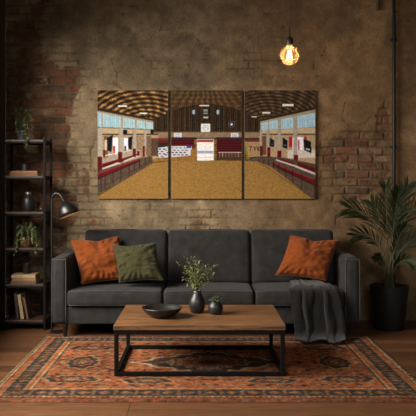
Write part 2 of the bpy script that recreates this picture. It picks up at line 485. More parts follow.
# ------------------------------------------------------------------ three panel print of an arena
AX0, AY0, AX1, AY1, AS = 97.4, 90.2, 315.4, 198.8, 3
def paint_arena():
    W, Hh = int((AX1 - AX0) * AS), int((AY1 - AY0) * AS)
    img = np.zeros((Hh, W, 3))
    jx, jy = np.meshgrid(np.arange(W), np.arange(Hh))
    PX, PY = AX0 + (jx + .5) / AS, AY0 + (jy + .5) / AS
    rs = np.random.default_rng(5)
    def mask(pts):
        x, y = PX, PY
        m = np.zeros(PX.shape, bool)
        q = list(pts)
        for (x0, y0), (x1, y1) in zip(q, q[1:] + q[:1]):
            if y0 == y1: continue
            m ^= ((y0 > y) != (y1 > y)) & (x < (x1 - x0) * (y - y0) / (y1 - y0) + x0)
        return m
    def poly(pts, c, a=1.0, tex=0.0, ts=1.0):
        m = mask(pts)
        c = np.array(c, float)
        v = c * (1 + tex * (fbm(PX[m] * ts, PY[m] * ts, 2, 4)[..., None] - .5) * 2) if tex else c
        img[m] = img[m] * (1 - a) + v * a
    def rect(x0, y0, x1, y1, c, a=1.0, tex=0.0, ts=1.0): poly([(x0, y0), (x1, y0), (x1, y1), (x0, y1)], c, a, tex, ts)
    def line(x0, y0, x1, y1, w, c, a=1.0):
        d = math.hypot(x1 - x0, y1 - y0); nx, ny = -(y1 - y0) / d * w / 2, (x1 - x0) / d * w / 2
        poly([(x0 + nx, y0 + ny), (x1 + nx, y1 + ny), (x1 - nx, y1 - ny), (x0 - nx, y0 - ny)], c, a)
    # curved lamella ceiling: arched ribs left and right, boards in the middle, towards the far end wall
    n1 = fbm(PX * .5, PY * .5, 3, 4); n3 = fbm(PX * 1.6, PY * 1.6, 5, 3)
    def ribs(cx, cy, sx, per, ph):
        rr = np.hypot((PX - cx) / sx, PY - cy) + 1.6 * (n1 - .5)
        an = np.arctan2(PY - cy, (PX - cx) / sx)
        w = .5 + .5 * np.sin(rr * 2 * PI / per + ph)
        b = .5 + .5 * np.sin(an * 26 + rr * .35)
        return w ** 1.4 * (.55 + .45 * b) + .15 * b
    rl, rr_ = ribs(146, 132, 1.45, 4.3, 0), ribs(268, 128, 1.5, 3.3, 1)
    cl = np.array((44, 30, 17.)) + rl[..., None] * np.array((150, 120, 78.))
    cr = np.array((52, 40, 28.)) + rr_[..., None] * np.array((74, 60, 42.))
    an = np.arctan2(PY - 60, PX - 206.5)
    bd = .5 + .5 * np.sin(an * 46 + .6 * np.sin(PY * .8))
    cm = np.array((112, 86, 56.)) * (.74 + .30 * bd + .10 * np.sin(PY * 1.5))[..., None]
    wl, wr = sst(176, 164, PX)[..., None], sst(236, 246, PX)[..., None]
    img[:] = cl * wl + cr * wr + cm * np.clip(1 - wl - wr, 0, 1)
    img *= (.62 + .76 * n3)[..., None]
    # far end wall under the arch
    arch = [(150, 133), (150, 121)] + [(x, 104.6 + 7.2 * abs((x - 206.5) / 36) ** 2.2) for x in np.linspace(166, 247, 25)] + [(263, 122), (263, 133)]
    poly(arch, (84, 62, 40), 1, .4, 1.2)
    m = mask(arch)
    img[m] *= (.50 + .62 * (np.sin(PX[m] * 2.9) > -.25) + .16 * np.sin(PX[m] * 1.1))[..., None] * .9
    for (a0, a1) in zip(arch[1:-2], arch[2:-1]):
        line(*a0, *a1, .9, (58, 42, 28), .8)
    rect(206.5 - 30, 116.8, 206.5 + 30, 117.5, (66, 48, 32), .6)
    # lower end wall
    rect(150, 131.6, 264, 139, (150, 128, 100), 1, .2, 1.2)
    rect(150, 131.2, 264, 132.2, (96, 76, 54))
    rect(150, 138, 264, 161, (58, 44, 36), 1, .3, 1.4)
    # ceiling lamps and small windows at the end wall
    for x0, y0, x1, y1 in ((199, 104.8, 209, 106.3), (118, 105.2, 127, 107), (139.5, 112.5, 147, 113.8), (282, 104, 293.5, 106.2), (262, 111.8, 270, 113.5), (251, 116.2, 256.5, 117.3)):
        rect(x0, y0, x1, y1, (238, 238, 226))
        rect(x0 - 1, y0 - .8, x1 + 1, y0, (60, 46, 30), .6)
    rect(192, 110, 194.6, 114.2, (170, 190, 205)); rect(216.4, 110, 219, 114.2, (170, 190, 205))
    rect(202.4, 108.6, 208.6, 115, (30, 28, 28))
    for yy in (109.6, 111.4, 113.2): rect(203.2, yy, 207.8, yy + .8, (215, 215, 208))
    rect(203, 116.5, 208, 118.2, (200, 200, 190)); rect(202.5, 120, 208.5, 121.2, (52, 40, 30))
    # signs
    rect(200.8, 123.4, 210.2, 132, (232, 234, 232)); rect(202.6, 125.2, 208.4, 130.2, (176, 180, 186)); rect(203.4, 125.9, 205.2, 127.4, (236, 238, 238)); rect(205.9, 125.9, 207.7, 127.4, (236, 238, 238)); rect(203.4, 128.1, 207.7, 129.5, (236, 238, 238))
    for x in (173.6, 230.6):
        rect(x, 132.8, x + 7.8, 138.4, (226, 228, 228))
        for yy in (134, 135.5, 137): rect(x + 1, yy, x + 6.8, yy + .6, (140, 152, 172))
    def disc(x, y, rr, c): poly([(x + rr * math.cos(2 * PI * k / 24), y + rr * math.sin(2 * PI * k / 24)) for k in range(24)], c)
    disc(231.5, 124.2, 3.1, (150, 156, 170)); disc(231.5, 124.2, 2.7, (26, 30, 52))
    poly([(231.5 + (1.9 if k % 2 == 0 else .9) * math.sin(PI * k / 5), 124.2 - (1.9 if k % 2 == 0 else .9) * math.cos(PI * k / 5)) for k in range(10)], (232, 234, 236))
    # red tiered seats either side of the gate
    for x0, x1 in ((171, 196), (215.5, 242)):
        rect(x0, 138, x1, 157, (66, 10, 18))
        for k in range(7):
            y = 138.6 + k * 2.6
            rect(x0, y, x1, y + 1.3, (122, 16, 30))
            for xx in np.arange(x0 + .7, x1, 2.0): rect(xx, y - .2, xx + .35, y + 2.2, (44, 8, 14))
    rect(171, 137.2, 196, 138.6, (40, 40, 62)); rect(216, 137.2, 242, 138.4, (40, 40, 62))
    for x0, x1 in ((193.5, 196.6), (213.6, 216.6)):                            # yellow-edged stairs
        for k in range(12): rect(x0 + (.4 if x0 < 200 else 0) , 139.5 + k * 1.75, x1, 140.4 + k * 1.75, (168, 140, 52))
    rect(218, 152, 242, 152.7, (226, 220, 214)); rect(218, 153, 242, 160.4, (88, 62, 44), 1, .3, 2)
    for xx in np.arange(219, 242, 3.2): rect(xx, 152.4, xx + .4, 157, (190, 180, 170))
    # white gate in the middle
    rect(196.6, 139, 213.6, 160.4, (236, 232, 230)); rect(197.2, 139.2, 213, 141.8, (158, 54, 48)); rect(197.2, 139.2, 213, 140, (206, 180, 168))
    rect(197, 150.6, 213.4, 153.6, (186, 190, 214)); rect(198.5, 151.4, 212, 152.2, (104, 112, 160)); rect(196.6, 156.8, 213.6, 157.6, (196, 188, 188)); rect(205, 142, 205.4, 160, (208, 202, 202))
    # white seat covers with black marks on a straw-coloured stand
    rect(152, 138.4, 171, 142.6, (110, 40, 36)); rect(150, 140, 156, 146, (84, 60, 42))
    poly([(151, 150), (196, 148), (196, 161.3), (152, 163)], (150, 112, 58), 1, .3, 1.2)
    poly([(151.5, 148.6), (170, 146), (192, 146), (190, 155.5), (172, 157), (157, 157.6)], (206, 206, 214))
    for rrow in range(4):
        for k in range(9):
            x = 154.6 + k * 4.1 + (rrow % 2) * 1.9; y = 147.4 + rrow * 2.3
            if x < 187: rect(x, y + (1.2 if x < 163 else 0), x + 2.4, y + .95 + (1.2 if x < 163 else 0), (44, 44, 56))
    rect(186.5, 144.8, 191, 148, (78, 64, 126)); rect(190.5, 150, 195.8, 160, (164, 118, 52), 1, .2, 1)
    # right of the end wall: letters on a tan board and yellow stairs
    poly([(243, 139), (261, 141), (261, 156), (243, 158)], (170, 140, 104), 1, .2, 1.5)
    rect(244, 139, 262, 141.4, (120, 54, 46))
    for x0, y0, x1, y1 in ((249, 146.4, 252, 146.4), (250.5, 146.4, 250.5, 151), (253.4, 146.4, 254.6, 149), (256, 146.4, 254.6, 149), (254.6, 149, 254.6, 151), (257.4, 146.4, 257.4, 151), (259.6, 146.4, 257.6, 148.8), (257.6, 148.8, 259.6, 151)):
        line(x0, y0, x1, y1 + .01, .7, (70, 48, 36))
    poly([(241.8, 140), (244, 140), (249.2, 161), (243, 161)], (90, 70, 34))
    for k in range(11): rect(242.2 + k * .45, 141 + k * 1.85, 245 + k * .45, 142 + k * 1.85, (176, 148, 54))
    # ---------------- left side: clerestory windows, columns, benches
    poly([(97, 109.6), (153.4, 120.5), (153.4, 131), (97, 129)], (176, 160, 134), 1, .12, 1.5)
    for pts in ([(97, 112), (101.4, 112.8), (101.4, 127.2), (97, 127)], [(102.6, 113.2), (120.8, 117), (120.8, 128), (102.6, 127.4)],
                [(123, 117.2), (134.8, 119.4), (134.8, 128.6), (123, 128.2)], [(136.6, 119.8), (144.8, 121.4), (144.8, 129.2), (136.6, 128.8)], [(146.2, 121.8), (153, 123), (153, 129.8), (146.2, 129.4)]):
        poly(pts, (176, 206, 216), 1, .08, 2)
        x0, x1 = pts[0][0], pts[1][0]
        for k in range(1, max(2, int((x1 - x0) / 1.6))):
            x = x0 + k * 1.6
            if x < x1: line(x, pts[0][1] + 1, x, pts[3][1] - .5, .25, (120, 150, 160), .8)
        line(pts[3][0], pts[3][1], pts[2][0], pts[2][1], .8, (96, 110, 110))
    poly([(97, 107.6), (153.4, 119), (153.4, 121), (97, 110.4)], (66, 50, 34))
    poly([(97, 128), (153.4, 130.4), (153.4, 134), (97, 133.6)], (196, 170, 134), 1, .12, 2)
    poly([(97, 133.4), (158, 134), (158, 158), (97, 170)], (178, 156, 126), 1, .2, 1.2)
    rect(97, 133.4, 158, 135, (88, 70, 50))
    rect(103.6, 136, 108, 158, (128, 100, 74)); rect(104.5, 140, 107, 150, (212, 190, 160))
    poly([(107, 138), (112.8, 134.6), (111.4, 152), (107, 150)], (26, 26, 34)); poly([(127.6, 138), (132.4, 136), (131.6, 150), (128.4, 148)], (26, 26, 34))
    rect(112.6, 137.6, 118, 155, (238, 238, 246)); rect(113, 146, 115.2, 156, (188, 60, 66)); rect(123.6, 138, 128, 150, (228, 230, 242)); rect(124.4, 146, 126, 151, (60, 56, 70))
    rect(123, 130, 127, 133.8, (22, 22, 24)); rect(150.4, 129.6, 153.4, 133.4, (22, 22, 24))
    rect(136.4, 136, 144, 156, (156, 132, 106), 1, .25, 1); rect(146, 136, 151, 156, (130, 106, 84), 1, .25, 1); rect(151, 139, 158, 156, (98, 78, 60), 1, .3, 1.4)
    rect(151, 138, 171, 140, (140, 60, 52), .8)
    for x0, x1, yt, yb in ((97, 102, 127.6, 158.5), (118.6, 123, 128, 153.5), (133, 136.4, 129, 150), (143.8, 146.4, 130, 147.5)):
        rect(x0, yt, x1, yb, (176, 166, 152), 1, .2, 2); rect(x0, yt, x0 + .7, yb, (160, 148, 134))
    poly([(97, 160), (118.6, 153.5), (133, 150), (140, 150), (140, 158), (97, 172)], (172, 158, 140), 1, .2, 1.5)
    line(102, 156.2, 118.6, 152.6, 1.2, (214, 208, 200)); line(122.5, 151.8, 133, 149.6, .9, (206, 200, 192))
    poly([(102.5, 163.6), (119, 158.8), (119, 162), (102.5, 168.4)], (112, 18, 28), 1, .2, 2); poly([(122, 158.6), (137.5, 153.6), (137.5, 156.4), (122, 161.4)], (112, 18, 28), 1, .2, 2)
    line(102.5, 168.8, 121.8, 161.6, 2.0, (206, 196, 188)); line(124, 161, 138, 155.4, 1.3, (206, 196, 188))
    line(103, 166, 119, 160.6, .5, (62, 10, 16)); line(122, 160, 137.6, 154.8, .4, (62, 10, 16))
    for x0, x1, yt, yb in ((97, 102, 156.5, 172), (118.2, 122.2, 152, 162.4), (132.6, 135.6, 148.4, 157), (142.6, 144.6, 146, 156.6), (103, 105, 150, 157)):
        rect(x0, yt, x1, yb, (106, 16, 28), 1, .2, 2)
    poly([(97, 171), (140, 157.6), (152, 156), (152.8, 162.6), (97, 196)], (98, 82, 66), 1, .4, 1.4)
    poly([(97, 173.6), (140, 158), (140, 160.4), (97, 179)], (116, 18, 30), 1, .2, 1.5); line(97, 174, 140, 158.4, .6, (168, 60, 62)); line(97, 179, 140, 160.6, .9, (58, 10, 16))
    for k, x in enumerate((101, 105, 113, 120.8, 129, 134.4, 139.6, 145, 149)):
        line(x, 177.6 - (x - 97) * .43, x, 194 - (x - 97) * .6, .8, (66, 26, 26))
    line(97, 189.5, 152, 160.4, .5, (80, 54, 46)); rect(137, 151, 139.5, 155.6, (110, 20, 30))
    # ---------------- right side
    poly([(316, 108.4), (259.6, 121), (259.6, 132), (316, 130)], (172, 158, 136), 1, .12, 1.5)
    for pts in ([(295.8, 116.2), (315.8, 112.6), (315.8, 126.4), (295.8, 128.2)], [(280.6, 119.2), (293, 116.8), (293, 128.2), (280.6, 129)],
                [(269.2, 121.4), (278, 119.6), (278, 129), (269.2, 129.6)], [(261, 123), (267.6, 121.8), (267.6, 129.6), (261, 130)]):
        poly(pts, (176, 208, 224), 1, .08, 2)
        x0, x1 = pts[0][0], pts[1][0]
        for k in range(1, max(2, int((x1 - x0) / 1.6))):
            x = x0 + k * 1.6
            if x < x1: line(x, pts[0][1] + .8, x, pts[3][1] - .5, .25, (118, 150, 168), .8)
    poly([(316, 106.6), (259.6, 119.6), (259.6, 121.4), (316, 109)], (60, 46, 32))
    poly([(316, 127.6), (259.6, 130.2), (259.6, 134.2), (316, 133.6)], (196, 174, 142), 1, .12, 2)
    poly([(316, 133.4), (259, 134), (259, 157), (280, 160), (316, 176)], (180, 156, 124), 1, .2, 1.2)
    rect(259, 133.4, 316, 134.8, (96, 78, 58)); rect(262, 136, 266, 155, (120, 84, 62)); rect(259.4, 130, 262, 157, (150, 130, 108))
    rect(288.6, 136.4, 293, 147, (176, 34, 50)); rect(292, 137, 303, 156, (236, 230, 240)); rect(303.6, 136.4, 306.4, 147, (180, 36, 52)); rect(297.6, 140, 299, 156, (182, 60, 80)); rect(287, 150, 316, 158, (206, 196, 184), 1, .12, 2)
    for pts in ([(269.8, 137.6), (273.6, 140.2), (273.8, 147), (269.4, 146)], [(282.6, 137.2), (287, 140.6), (287.2, 148.6), (282.2, 147)], [(303, 139), (310.8, 141.6), (311, 153), (304.2, 150)]):
        poly(pts, (22, 24, 32))
    line(305.4, 148.4, 309.6, 149.8, 1.1, (220, 224, 230)); line(270.4, 143.6, 273, 144.6, .7, (120, 124, 136)); line(283.4, 144.6, 286.4, 145.8, .8, (150, 154, 166))
    for x0, x1, yt, yb in ((293, 297.2, 115, 156), (277.4, 280.8, 118, 152.4), (266.8, 269.2, 129, 149), (259.8, 261.6, 130, 147)):
        rect(x0, yt, x1, yb, (172, 163, 150), 1, .2, 2); rect(x1 - .7, yt, x1, yb, (160, 148, 134))
    for x0, x1, yt, yb in ((293.4, 297.8, 155, 166), (277, 281, 150.6, 159.4), (267, 270, 147.2, 159.4), (259.8, 262.4, 146, 155.6)):
        rect(x0, yt, x1, yb, (106, 16, 28), 1, .2, 2)
    poly([(316, 164), (284, 157.6), (262, 156), (243, 159.6), (272, 167), (313, 198), (316, 198)], (96, 82, 68), 1, .4, 1.4)
    poly([(279, 158.4), (294, 162.4), (294, 165.8), (276, 160.4)], (112, 18, 28), 1, .2, 2); poly([(297, 161.4), (316, 168), (316, 173), (297, 166)], (112, 18, 28), 1, .2, 2)
    line(275.5, 159.6, 296, 166.2, 1.6, (204, 196, 190)); line(295, 166, 316, 174.2, 2.0, (204, 196, 190)); line(297, 164.2, 316, 170.4, .5, (60, 10, 16))
    poly([(272.5, 162.4), (316, 180), (316, 185.4), (272.5, 165)], (112, 18, 30), 1, .2, 1.5); line(272.5, 162.6, 316, 180.4, .7, (164, 58, 60)); line(272.5, 165.2, 316, 185.8, .9, (56, 10, 16))
    for x in (258.6, 263.6, 268.4, 273.2, 278.6, 285, 292.2, 301, 314):
        line(x, 159.4 + max(0, x - 268) * .42, x, 162.4 + max(0, x - 262) * .68, .8, (70, 24, 26))
    line(262, 158.6, 313, 190, .4, (90, 66, 58))
    # ---------------- sand
    sand = [(97, 196.4), (152.8, 162.6), (171, 160.6), (196, 160.8), (214, 160.2), (242, 160.6), (258, 161.4), (271, 166.6), (312, 198), (312, 200), (97, 200)]
    m = mask(sand)
    x, y = PX[m], PY[m]
    dd = (y - 150) / 50
    tx = .72 + .34 * fbm(x * .5 / dd, y * 1.1 / dd, 2, 5) + .32 * (fbm(x * 1.3, y * 2.2, 4, 4) - .2)
    img[m] = np.array((160, 124, 66.)) * tx[..., None]
    line(152.8, 162.4, 171, 160.6, .8, (96, 66, 40)); line(97, 196.4, 152.8, 162.6, .7, (112, 78, 46)); line(258, 161.2, 312, 198, .6, (110, 80, 48))
    for _ in range(2):                                                     # the softness of an enlarged photograph
        q = np.pad(img, ((1, 1), (1, 1), (0, 0)), 'edge')
        img = (q[:-2, 1:-1] + q[2:, 1:-1] + q[1:-1, :-2] + q[1:-1, 2:] + 2 * q[1:-1, 1:-1]) / 6
    lum = img.mean(-1, keepdims=True)
    img = lum + (img - lum) * .92
    img = 255 * (np.clip(img, 0, 255) / 255) ** 1.22 * 1.02
    img = img * (.86 + .28 * fbm(PX * 1.3, PY * 1.5, 17, 3))[..., None]
    img[:] = np.clip(img * (1 + .14 * (rs.random(PX.shape)[..., None] - .5)), 0, 255)
    return img

ART = paint_arena()
pw = 70.8
arts = [(97.4, 'left third of the arena print, with red benches under a row of windows', ),
        (171.0, 'middle third of the arena print, with the white gate between red seats', ),
        (244.6, 'right third of the arena print, with black flags hanging between columns', )]
for x0, lab in arts:
    yF, yB = -.032, -.011
    a, b_ = P(x0, AY1, yF), P(x0 + pw, AY0, yF)
    root = thing('canvas_panel', ((a.x + b_.x) / 2, -.035, a.z), lab, 'wall art', 'three canvas panels of one arena photograph')
    i0, i1 = int((x0 - AX0) * AS), min(int((x0 + pw - AX0) * AS), ART.shape[1])
    im = ART[:, i0:i1]
    h, w = im.shape[:2]
    X, Z = np.meshgrid(np.linspace(a.x + .0015, b_.x - .0015, w), np.linspace(b_.z - .0015, a.z + .0015, h))
    me = grid_mesh('print', X, np.full_like(X, yF - .0006), Z, lin_np(im))
    me.flip_normals()
    bm = bmesh.new()
    box(bm, ((a.x + b_.x) / 2, (yF + yB) / 2, (a.z + b_.z) / 2), (b_.x - a.x, yB - yF, b_.z - a.z), .0012, 2)
    obj('stretched_canvas', bm, m_canvas_edge, root, False)
    link_mesh('print', me, m_print, root)
    for dz in (.06, b_.z - a.z - .06):
        bm = bmesh.new(); box(bm, ((a.x + b_.x) / 2, yB + .0055, a.z + dz), (.40, .010, .03))
        obj('hanging_batten', bm, m_canvas_edge, root, False)

# ------------------------------------------------------------------ shelving unit
SX0, SX1, SY0, SY1 = -1.545, -1.205, -.425, -.17       # outer faces; y front / back
SHZ = [1.49 - .2825 * k for k in range(6)]
shelf = thing('shelf_unit', ((SX0 + SX1) / 2, (SY0 + SY1) / 2, 0), 'tall narrow black metal shelf unit with wooden boards in the left corner', 'shelf')
for x in (SX0 + .010, SX1 - .010):
    for y in (SY0 + .010, SY1 - .010):
        bm = bmesh.new(); box(bm, (x, y, .756), (.020, .020, 1.512), .002); obj('post', bm, m_black, shelf, False)
for z in SHZ:
    bm = bmesh.new(); box(bm, ((SX0 + SX1) / 2, (SY0 + SY1) / 2, z - .008), (SX1 - SX0 - .042, SY1 - SY0 - .006, .016), .002)
    bo = obj('shelf_board', bm, m_shelf, shelf, False)
    for y in (SY0 + .010, SY1 - .010):
        bm = bmesh.new(); box(bm, ((SX0 + SX1) / 2, y, z - .023), (SX1 - SX0 - .04, .014, .014), .0015); obj('crossbar', bm, m_black, shelf, False)
    for x in (SX0 + .010, SX1 - .010):
        bm = bmesh.new(); box(bm, (x, (SY0 + SY1) / 2, z - .012), (.014, SY1 - SY0 - .04, .018), .0015); obj('side_rail', bm, m_black, shelf, False)

# ------------------------------------------------------------------ leaves
def leaf(bm, p, d, up, l, w, droop=0.15):
    d = d.normalized(); s = d.cross(up)
    s = s.normalized() if s.length > 1e-4 else d.orthogonal().normalized()
    n = s.cross(d)
    q = [(0, 0), (.3, .8), (.6, .9), (.85, .5)]
    L_, R_, C_ = [], [], []
    for t, k in q:
        c = p + d * (l * t) - n * (droop * l * t * t)
        C_.append(bm.verts.new(c - n * (w * .18 * k)))
        if k > 0:
            L_.append(bm.verts.new(c + s * (w * .5 * k))); R_.append(bm.verts.new(c - s * (w * .5 * k)))
    tip = bm.verts.new(p + d * l - n * (droop * l))
    for side in (L_, R_):
        bm.faces.new((C_[0], C_[1], side[0]))
        bm.faces.new((C_[1], C_[2], side[1], side[0])); bm.faces.new((C_[2], C_[3], side[2], side[1]))
        bm.faces.new((C_[3], tip, side[2]))

def rv(s=1): return Vector((random.uniform(-s, s), random.uniform(-s, s), random.uniform(-s, s)))

def trailing_plant(root, top, strands, leaf_l, mat):
    fb, sb = bmesh.new(), bmesh.new()
    for pts in strands:
        path = smooth_path([top] + pts, 7)
        tube(sb, path, .0014, 5)
        for i in range(2, len(path)):
            t = (path[i] - path[i - 1])
            for k in range(2):
                d = (t.normalized() * .5 + rv(1)).normalized()
                leaf(fb, path[i] + rv(.004), d, Vector((0, 0, 1)), leaf_l * random.uniform(.6, 1.15), leaf_l * .62, .25)
    obj('foliage', fb, mat, root, True)
    obj('stems', sb, m_stem, root, True)

# ---- top board: trailing plant in grey pot
zt = SHZ[0]
yc = -.30
pc = P(21.8, 139, yc); pc.z = zt
t = thing('trailing_plant', (pc.x, yc, zt), 'trailing green plant in a grey pot on top of the shelf unit', 'plant')
bm = bmesh.new(); lathe(bm, [(0, 0), (.027, 0), (.030, .004), (.035, .072), (.035, .080), (.031, .080), (.030, .068), (0, .066)], (pc.x, yc, zt), 24); obj('pot', bm, m_grey_pot, t)
top = Vector((pc.x, yc, zt + .06))
st = []
def SP(px, py, dy=0): return P(px, py, yc + dy)
st.append([SP(19, 122), SP(17, 112, -.02), SP(16, 109, -.03)])
st.append([SP(21, 120), SP(20, 110, .02), SP(22, 106, .03)])
st.append([SP(23, 120), SP(26, 110), SP(30, 109, -.02)])
st.append([SP(24, 122), SP(29, 115, -.03), SP(32, 118, -.05), SP(32, 124, -.06)])
st.append([SP(18, 124, -.03), SP(16, 118, -.06), SP(16, 124, -.07), SP(17, 131, -.08)])
st.append([SP(23, 124, -.05), SP(27, 122, -.09), SP(28, 132, -.135), SP(27, 140, -.14), SP(26, 147, -.142)])
st.append([SP(23, 124, -.05), SP(25, 124, -.09), SP(25.5, 133, -.135), SP(25.6, 142, -.14)])
st.append([SP(22, 124, .02), SP(25, 117, .03), SP(28, 114, .05), SP(30, 120, .06)])
st.append([SP(20, 124, .02), SP(18, 116, .04), SP(18, 113, .06)])
trailing_plant(t, top, st, .021, m_leaf_trail)

def book(root_loc, size, rotz, cover, label, group, tilt=0.0):
    """lying book: size = (length x, depth y, thickness); parts cover and pages"""
    lx, ly, th = size
    r = thing('book', root_loc, label, 'book', group)
    c = bmesh.new(); k = .0022
    box(c, (0, 0, k / 2), (lx, ly, k)); box(c, (0, 0, th - k / 2), (lx, ly, k)); box(c, (0, -ly / 2 + k / 2, th / 2), (lx, k, th - 2 * k))
    p = bmesh.new(); box(p, (0, .002, th / 2), (lx - .008, ly - .008, th - 2 * k))
    for nm, b, m in (('cover', c, cover), ('pages', p, m_paper)):
        for v in b.verts: v.co += Vector(root_loc)
        obj(nm, b, m, r, False)
    r.rotation_euler = (0, tilt, rotz)
    return r

def cyl_thing(name, prof, loc, mat, label, cat, n=28, group=None):
    bm = bmesh.new(); lathe(bm, prof, loc, n)
    return tag(obj(name, bm, mat, None, True, .7), label, cat, group)

# ---- second board: two books, black cup
z2 = SHZ[1]
px0, px1 = P(12, 170, -.31).x, P(39.5, 170, -.31).x
book(((px0 + px1) / 2, -.31, z2), (px1 - px0, .15, .026), 0, m_cover_brown, 'thick brown book at the bottom of the pair on the second board', 'books lying in the shelf unit')
book(((px0 + px1) / 2 - .002, -.305, z2 + .0262), (px1 - px0 - .012, .14, .013), .03, m_cover_tan, 'thin tan book on top of the thick brown book, second board', 'books lying in the shelf unit')
c = P(25.2, 169, -.31)
cyl_thing('cup', [(0, 0), (.029, 0), (.032, .003), (.034, .054), (.032, .056), (.029, .05), (.028, .012), (0, .010)], (c.x, -.31, z2 + .0394), m_ceramic, 'small dark cup standing on the tan book, second board from the top', 'cup')

# ---- third board: lidded jar and small glass
z3 = SHZ[2]
c = P(28.4, 210, -.30)
t = thing('lidded_jar', (c.x, -.30, z3), 'black jar with pale cap on the third shelf board', 'jar')
bm = bmesh.new(); lathe(bm, [(0, 0), (.044, 0), (.049, .006), (.051, .05), (.050, .088), (.043, .110), (.027, .124), (.024, .134), (0, .134)], (c.x, -.30, z3), 32); obj('body', bm, m_ceramic, t, True, .9)
bm = bmesh.new(); lathe(bm, [(0, .134), (.0255, .134), (.0265, .138), (.026, .150), (.022, .155), (0, .156)], (c.x, -.30, z3), 24); obj('lid', bm, m_cap, t, True, .9)
c = P(38.6, 210, -.345)
cyl_thing('drinking_glass', [(0, 0), (.013, 0), (.015, .003), (.019, .045), (.017, .078), (.0155, .078), (.0175, .045), (.0135, .008), (0, .007)], (c.x, -.345, z3), m_clear, 'small smoky glass beside the black lidded jar', 'glass')

# ---- fourth board: trailing plant in brown pot
z4 = SHZ[3]
yc = -.32
c = P(26, 248, yc)
t = thing('trailing_plant', (c.x, yc, z4), 'bushy trailing plant in a brown pot on the fourth shelf board', 'plant')
bm = bmesh.new(); lathe(bm, [(0, 0), (.034, 0), (.040, .008), (.050, .055), (.050, .078), (.046, .080), (.045, .066), (0, .064)], (c.x, yc, z4), 28); obj('pot', bm, m_copper_pot, t)
top = Vector((c.x, yc, z4 + .068))
st = []
ends = [[(21, 230, 0), (16, 236, -.03), (14.5, 247, -.06), (14, 253, -.07)], [(22, 229, -.03), (18, 233, -.08), (17, 243, -.11), (16, 250, -.12)], [(24, 228, 0), (20, 225, 0), (17, 227, 0)],
        [(26, 228, 0), (25, 223, .02), (24, 226, .04)], [(28, 229, 0), (31, 224, 0), (35, 226, .02)], [(29, 230, -.03), (34, 232, -.06), (36.5, 243, -.10), (35, 254, -.12)], [(30, 230, 0), (37, 232, 0), (39, 240, -.03), (38, 250, -.05)],
        [(27, 230, -.05), (28, 233, -.08), (27, 240, -.085)], [(23, 230, -.05), (22, 233, -.09), (21.5, 241, -.10)], [(31, 230, -.05), (32, 234, -.09), (32, 242, -.10)], [(25, 226, .02), (27, 224, .05), (30, 228, .08)], [(29, 227, -.02), (33, 228, -.06), (35, 235, -.08)], [(22, 228, .0), (19, 229, .02), (15.5, 240, .0)]]
for e in ends: st.append([P(x, y, yc + dy) for x, y, dy in e])
trailing_plant(t, top, st, .024, m_leaf_shelf)

# ---- fifth board: three lying books and black cup
z5 = SHZ[4]
x0, x1 = P(13.5, 280, -.32).x, P(38.5, 280, -.32).x
zz = z5
for i, (th, dx, dl, cv, rz, lab) in enumerate(((.024, 0, 0, m_cover_umber, 0, 'wide umber book at the bottom of the pile on the fifth board'), (.024, .006, -.012, m_cover_tan, -.03, 'tan book in the middle of the pile on the fifth board'), (.022, -.004, -.014, m_cover_cream, .04, 'pale cream book on top of the pile on the fifth board'))):
    book(((x0 + x1) / 2 + dx, -.325, zz), (x1 - x0 + dl, .16, th), rz, cv, lab, 'books lying in the shelf unit')
    zz += th + .0002
c = P(26.5, 274, -.31)
cyl_thing('cup', [(0, 0), (.026, 0), (.029, .004), (.033, .078), (.031, .080), (.028, .074), (.026, .012), (0, .010)], (c.x, -.31, zz), m_ceramic, 'black cup standing on the pile of three books, fifth board', 'cup')

# ---- bottom board: leaning books
z6 = SHZ[5]
for i, (px, th, hh, dp, cv, tilt, lab) in enumerate(((20.0, .020, .205, .14, m_cover_dark, -.10, 'dark upright book at the left end of the bottom board row'),
                                                    (24.8, .026, .195, .15, m_cover_cream, -.15, 'pale cream book leaning in the middle of the bottom board row'),
                                                    (29.6, .018, .175, .13, m_cover_umber, -.19, 'brown book leaning at the right end of the bottom board row'))):
    c = P(px, 318, -.31)
    r = thing('book', (c.x, -.31, z6), lab, 'book', 'books leaning on the bottom board')
    k = .0022
    b1 = bmesh.new()
    box(b1, (-th / 2 + k / 2, 0, hh / 2), (k, dp, hh)); box(b1, (th / 2 - k / 2, 0, hh / 2), (k, dp, hh)); box(b1, (0, -dp / 2 + k / 2, hh / 2), (th - 2 * k, k, hh))
    b2 = bmesh.new(); box(b2, (0, .003, hh / 2), (th - 2 * k, dp - .010, hh - .008))
    R = Matrix.Rotation(tilt, 3, 'Y')
    lift = abs(math.sin(tilt)) * th / 2 + .0003
    for nm, b, m in (('cover', b1, cv), ('pages', b2, m_paper)):
        for v in b.verts: v.co = R @ v.co + Vector((c.x, -.31, z6 + lift))
        obj(nm, b, m, r, False)

# ------------------------------------------------------------------ floor lamp
ly = -.50
def LP(px, py, dy=0): return P(px, py, ly + dy)
pole_x = LP(51.8, 250).x
lamp = thing('floor_lamp', (pole_x, ly, 0), 'black gooseneck floor lamp with dome shade between shelf unit and sofa', 'lamp')
bm = bmesh.new(); lathe(bm, [(0, 0), (.056, 0), (.058, .002), (.058, .006), (.054, .008), (.012, .011), (0, .011)], (pole_x + .042, ly, 0), 36); obj('base', bm, m_black_soft, lamp, True, .8)
bm = bmesh.new(); tube(bm, [(pole_x, ly, .010), (pole_x, ly, LP(52, 202).z)], .0085, 12); obj('pole', bm, m_black_soft, lamp, True, .8)
neck = smooth_path([(pole_x, ly, LP(52, 203).z), LP(51.9, 200), LP(52.9, 195.8, -.005), LP(56.2, 193.3, -.012), LP(60, 194.8, -.02), LP(62.6, 198.5, -.026), LP(64.4, 202.5, -.03)], 6)
bm = bmesh.new(); tube(bm, neck, .0085, 12); obj('gooseneck', bm, m_black_soft, lamp)
ax = (LP(70.2, 216.6, -.036) - LP(65.0, 203.4, -.03)).normalized()
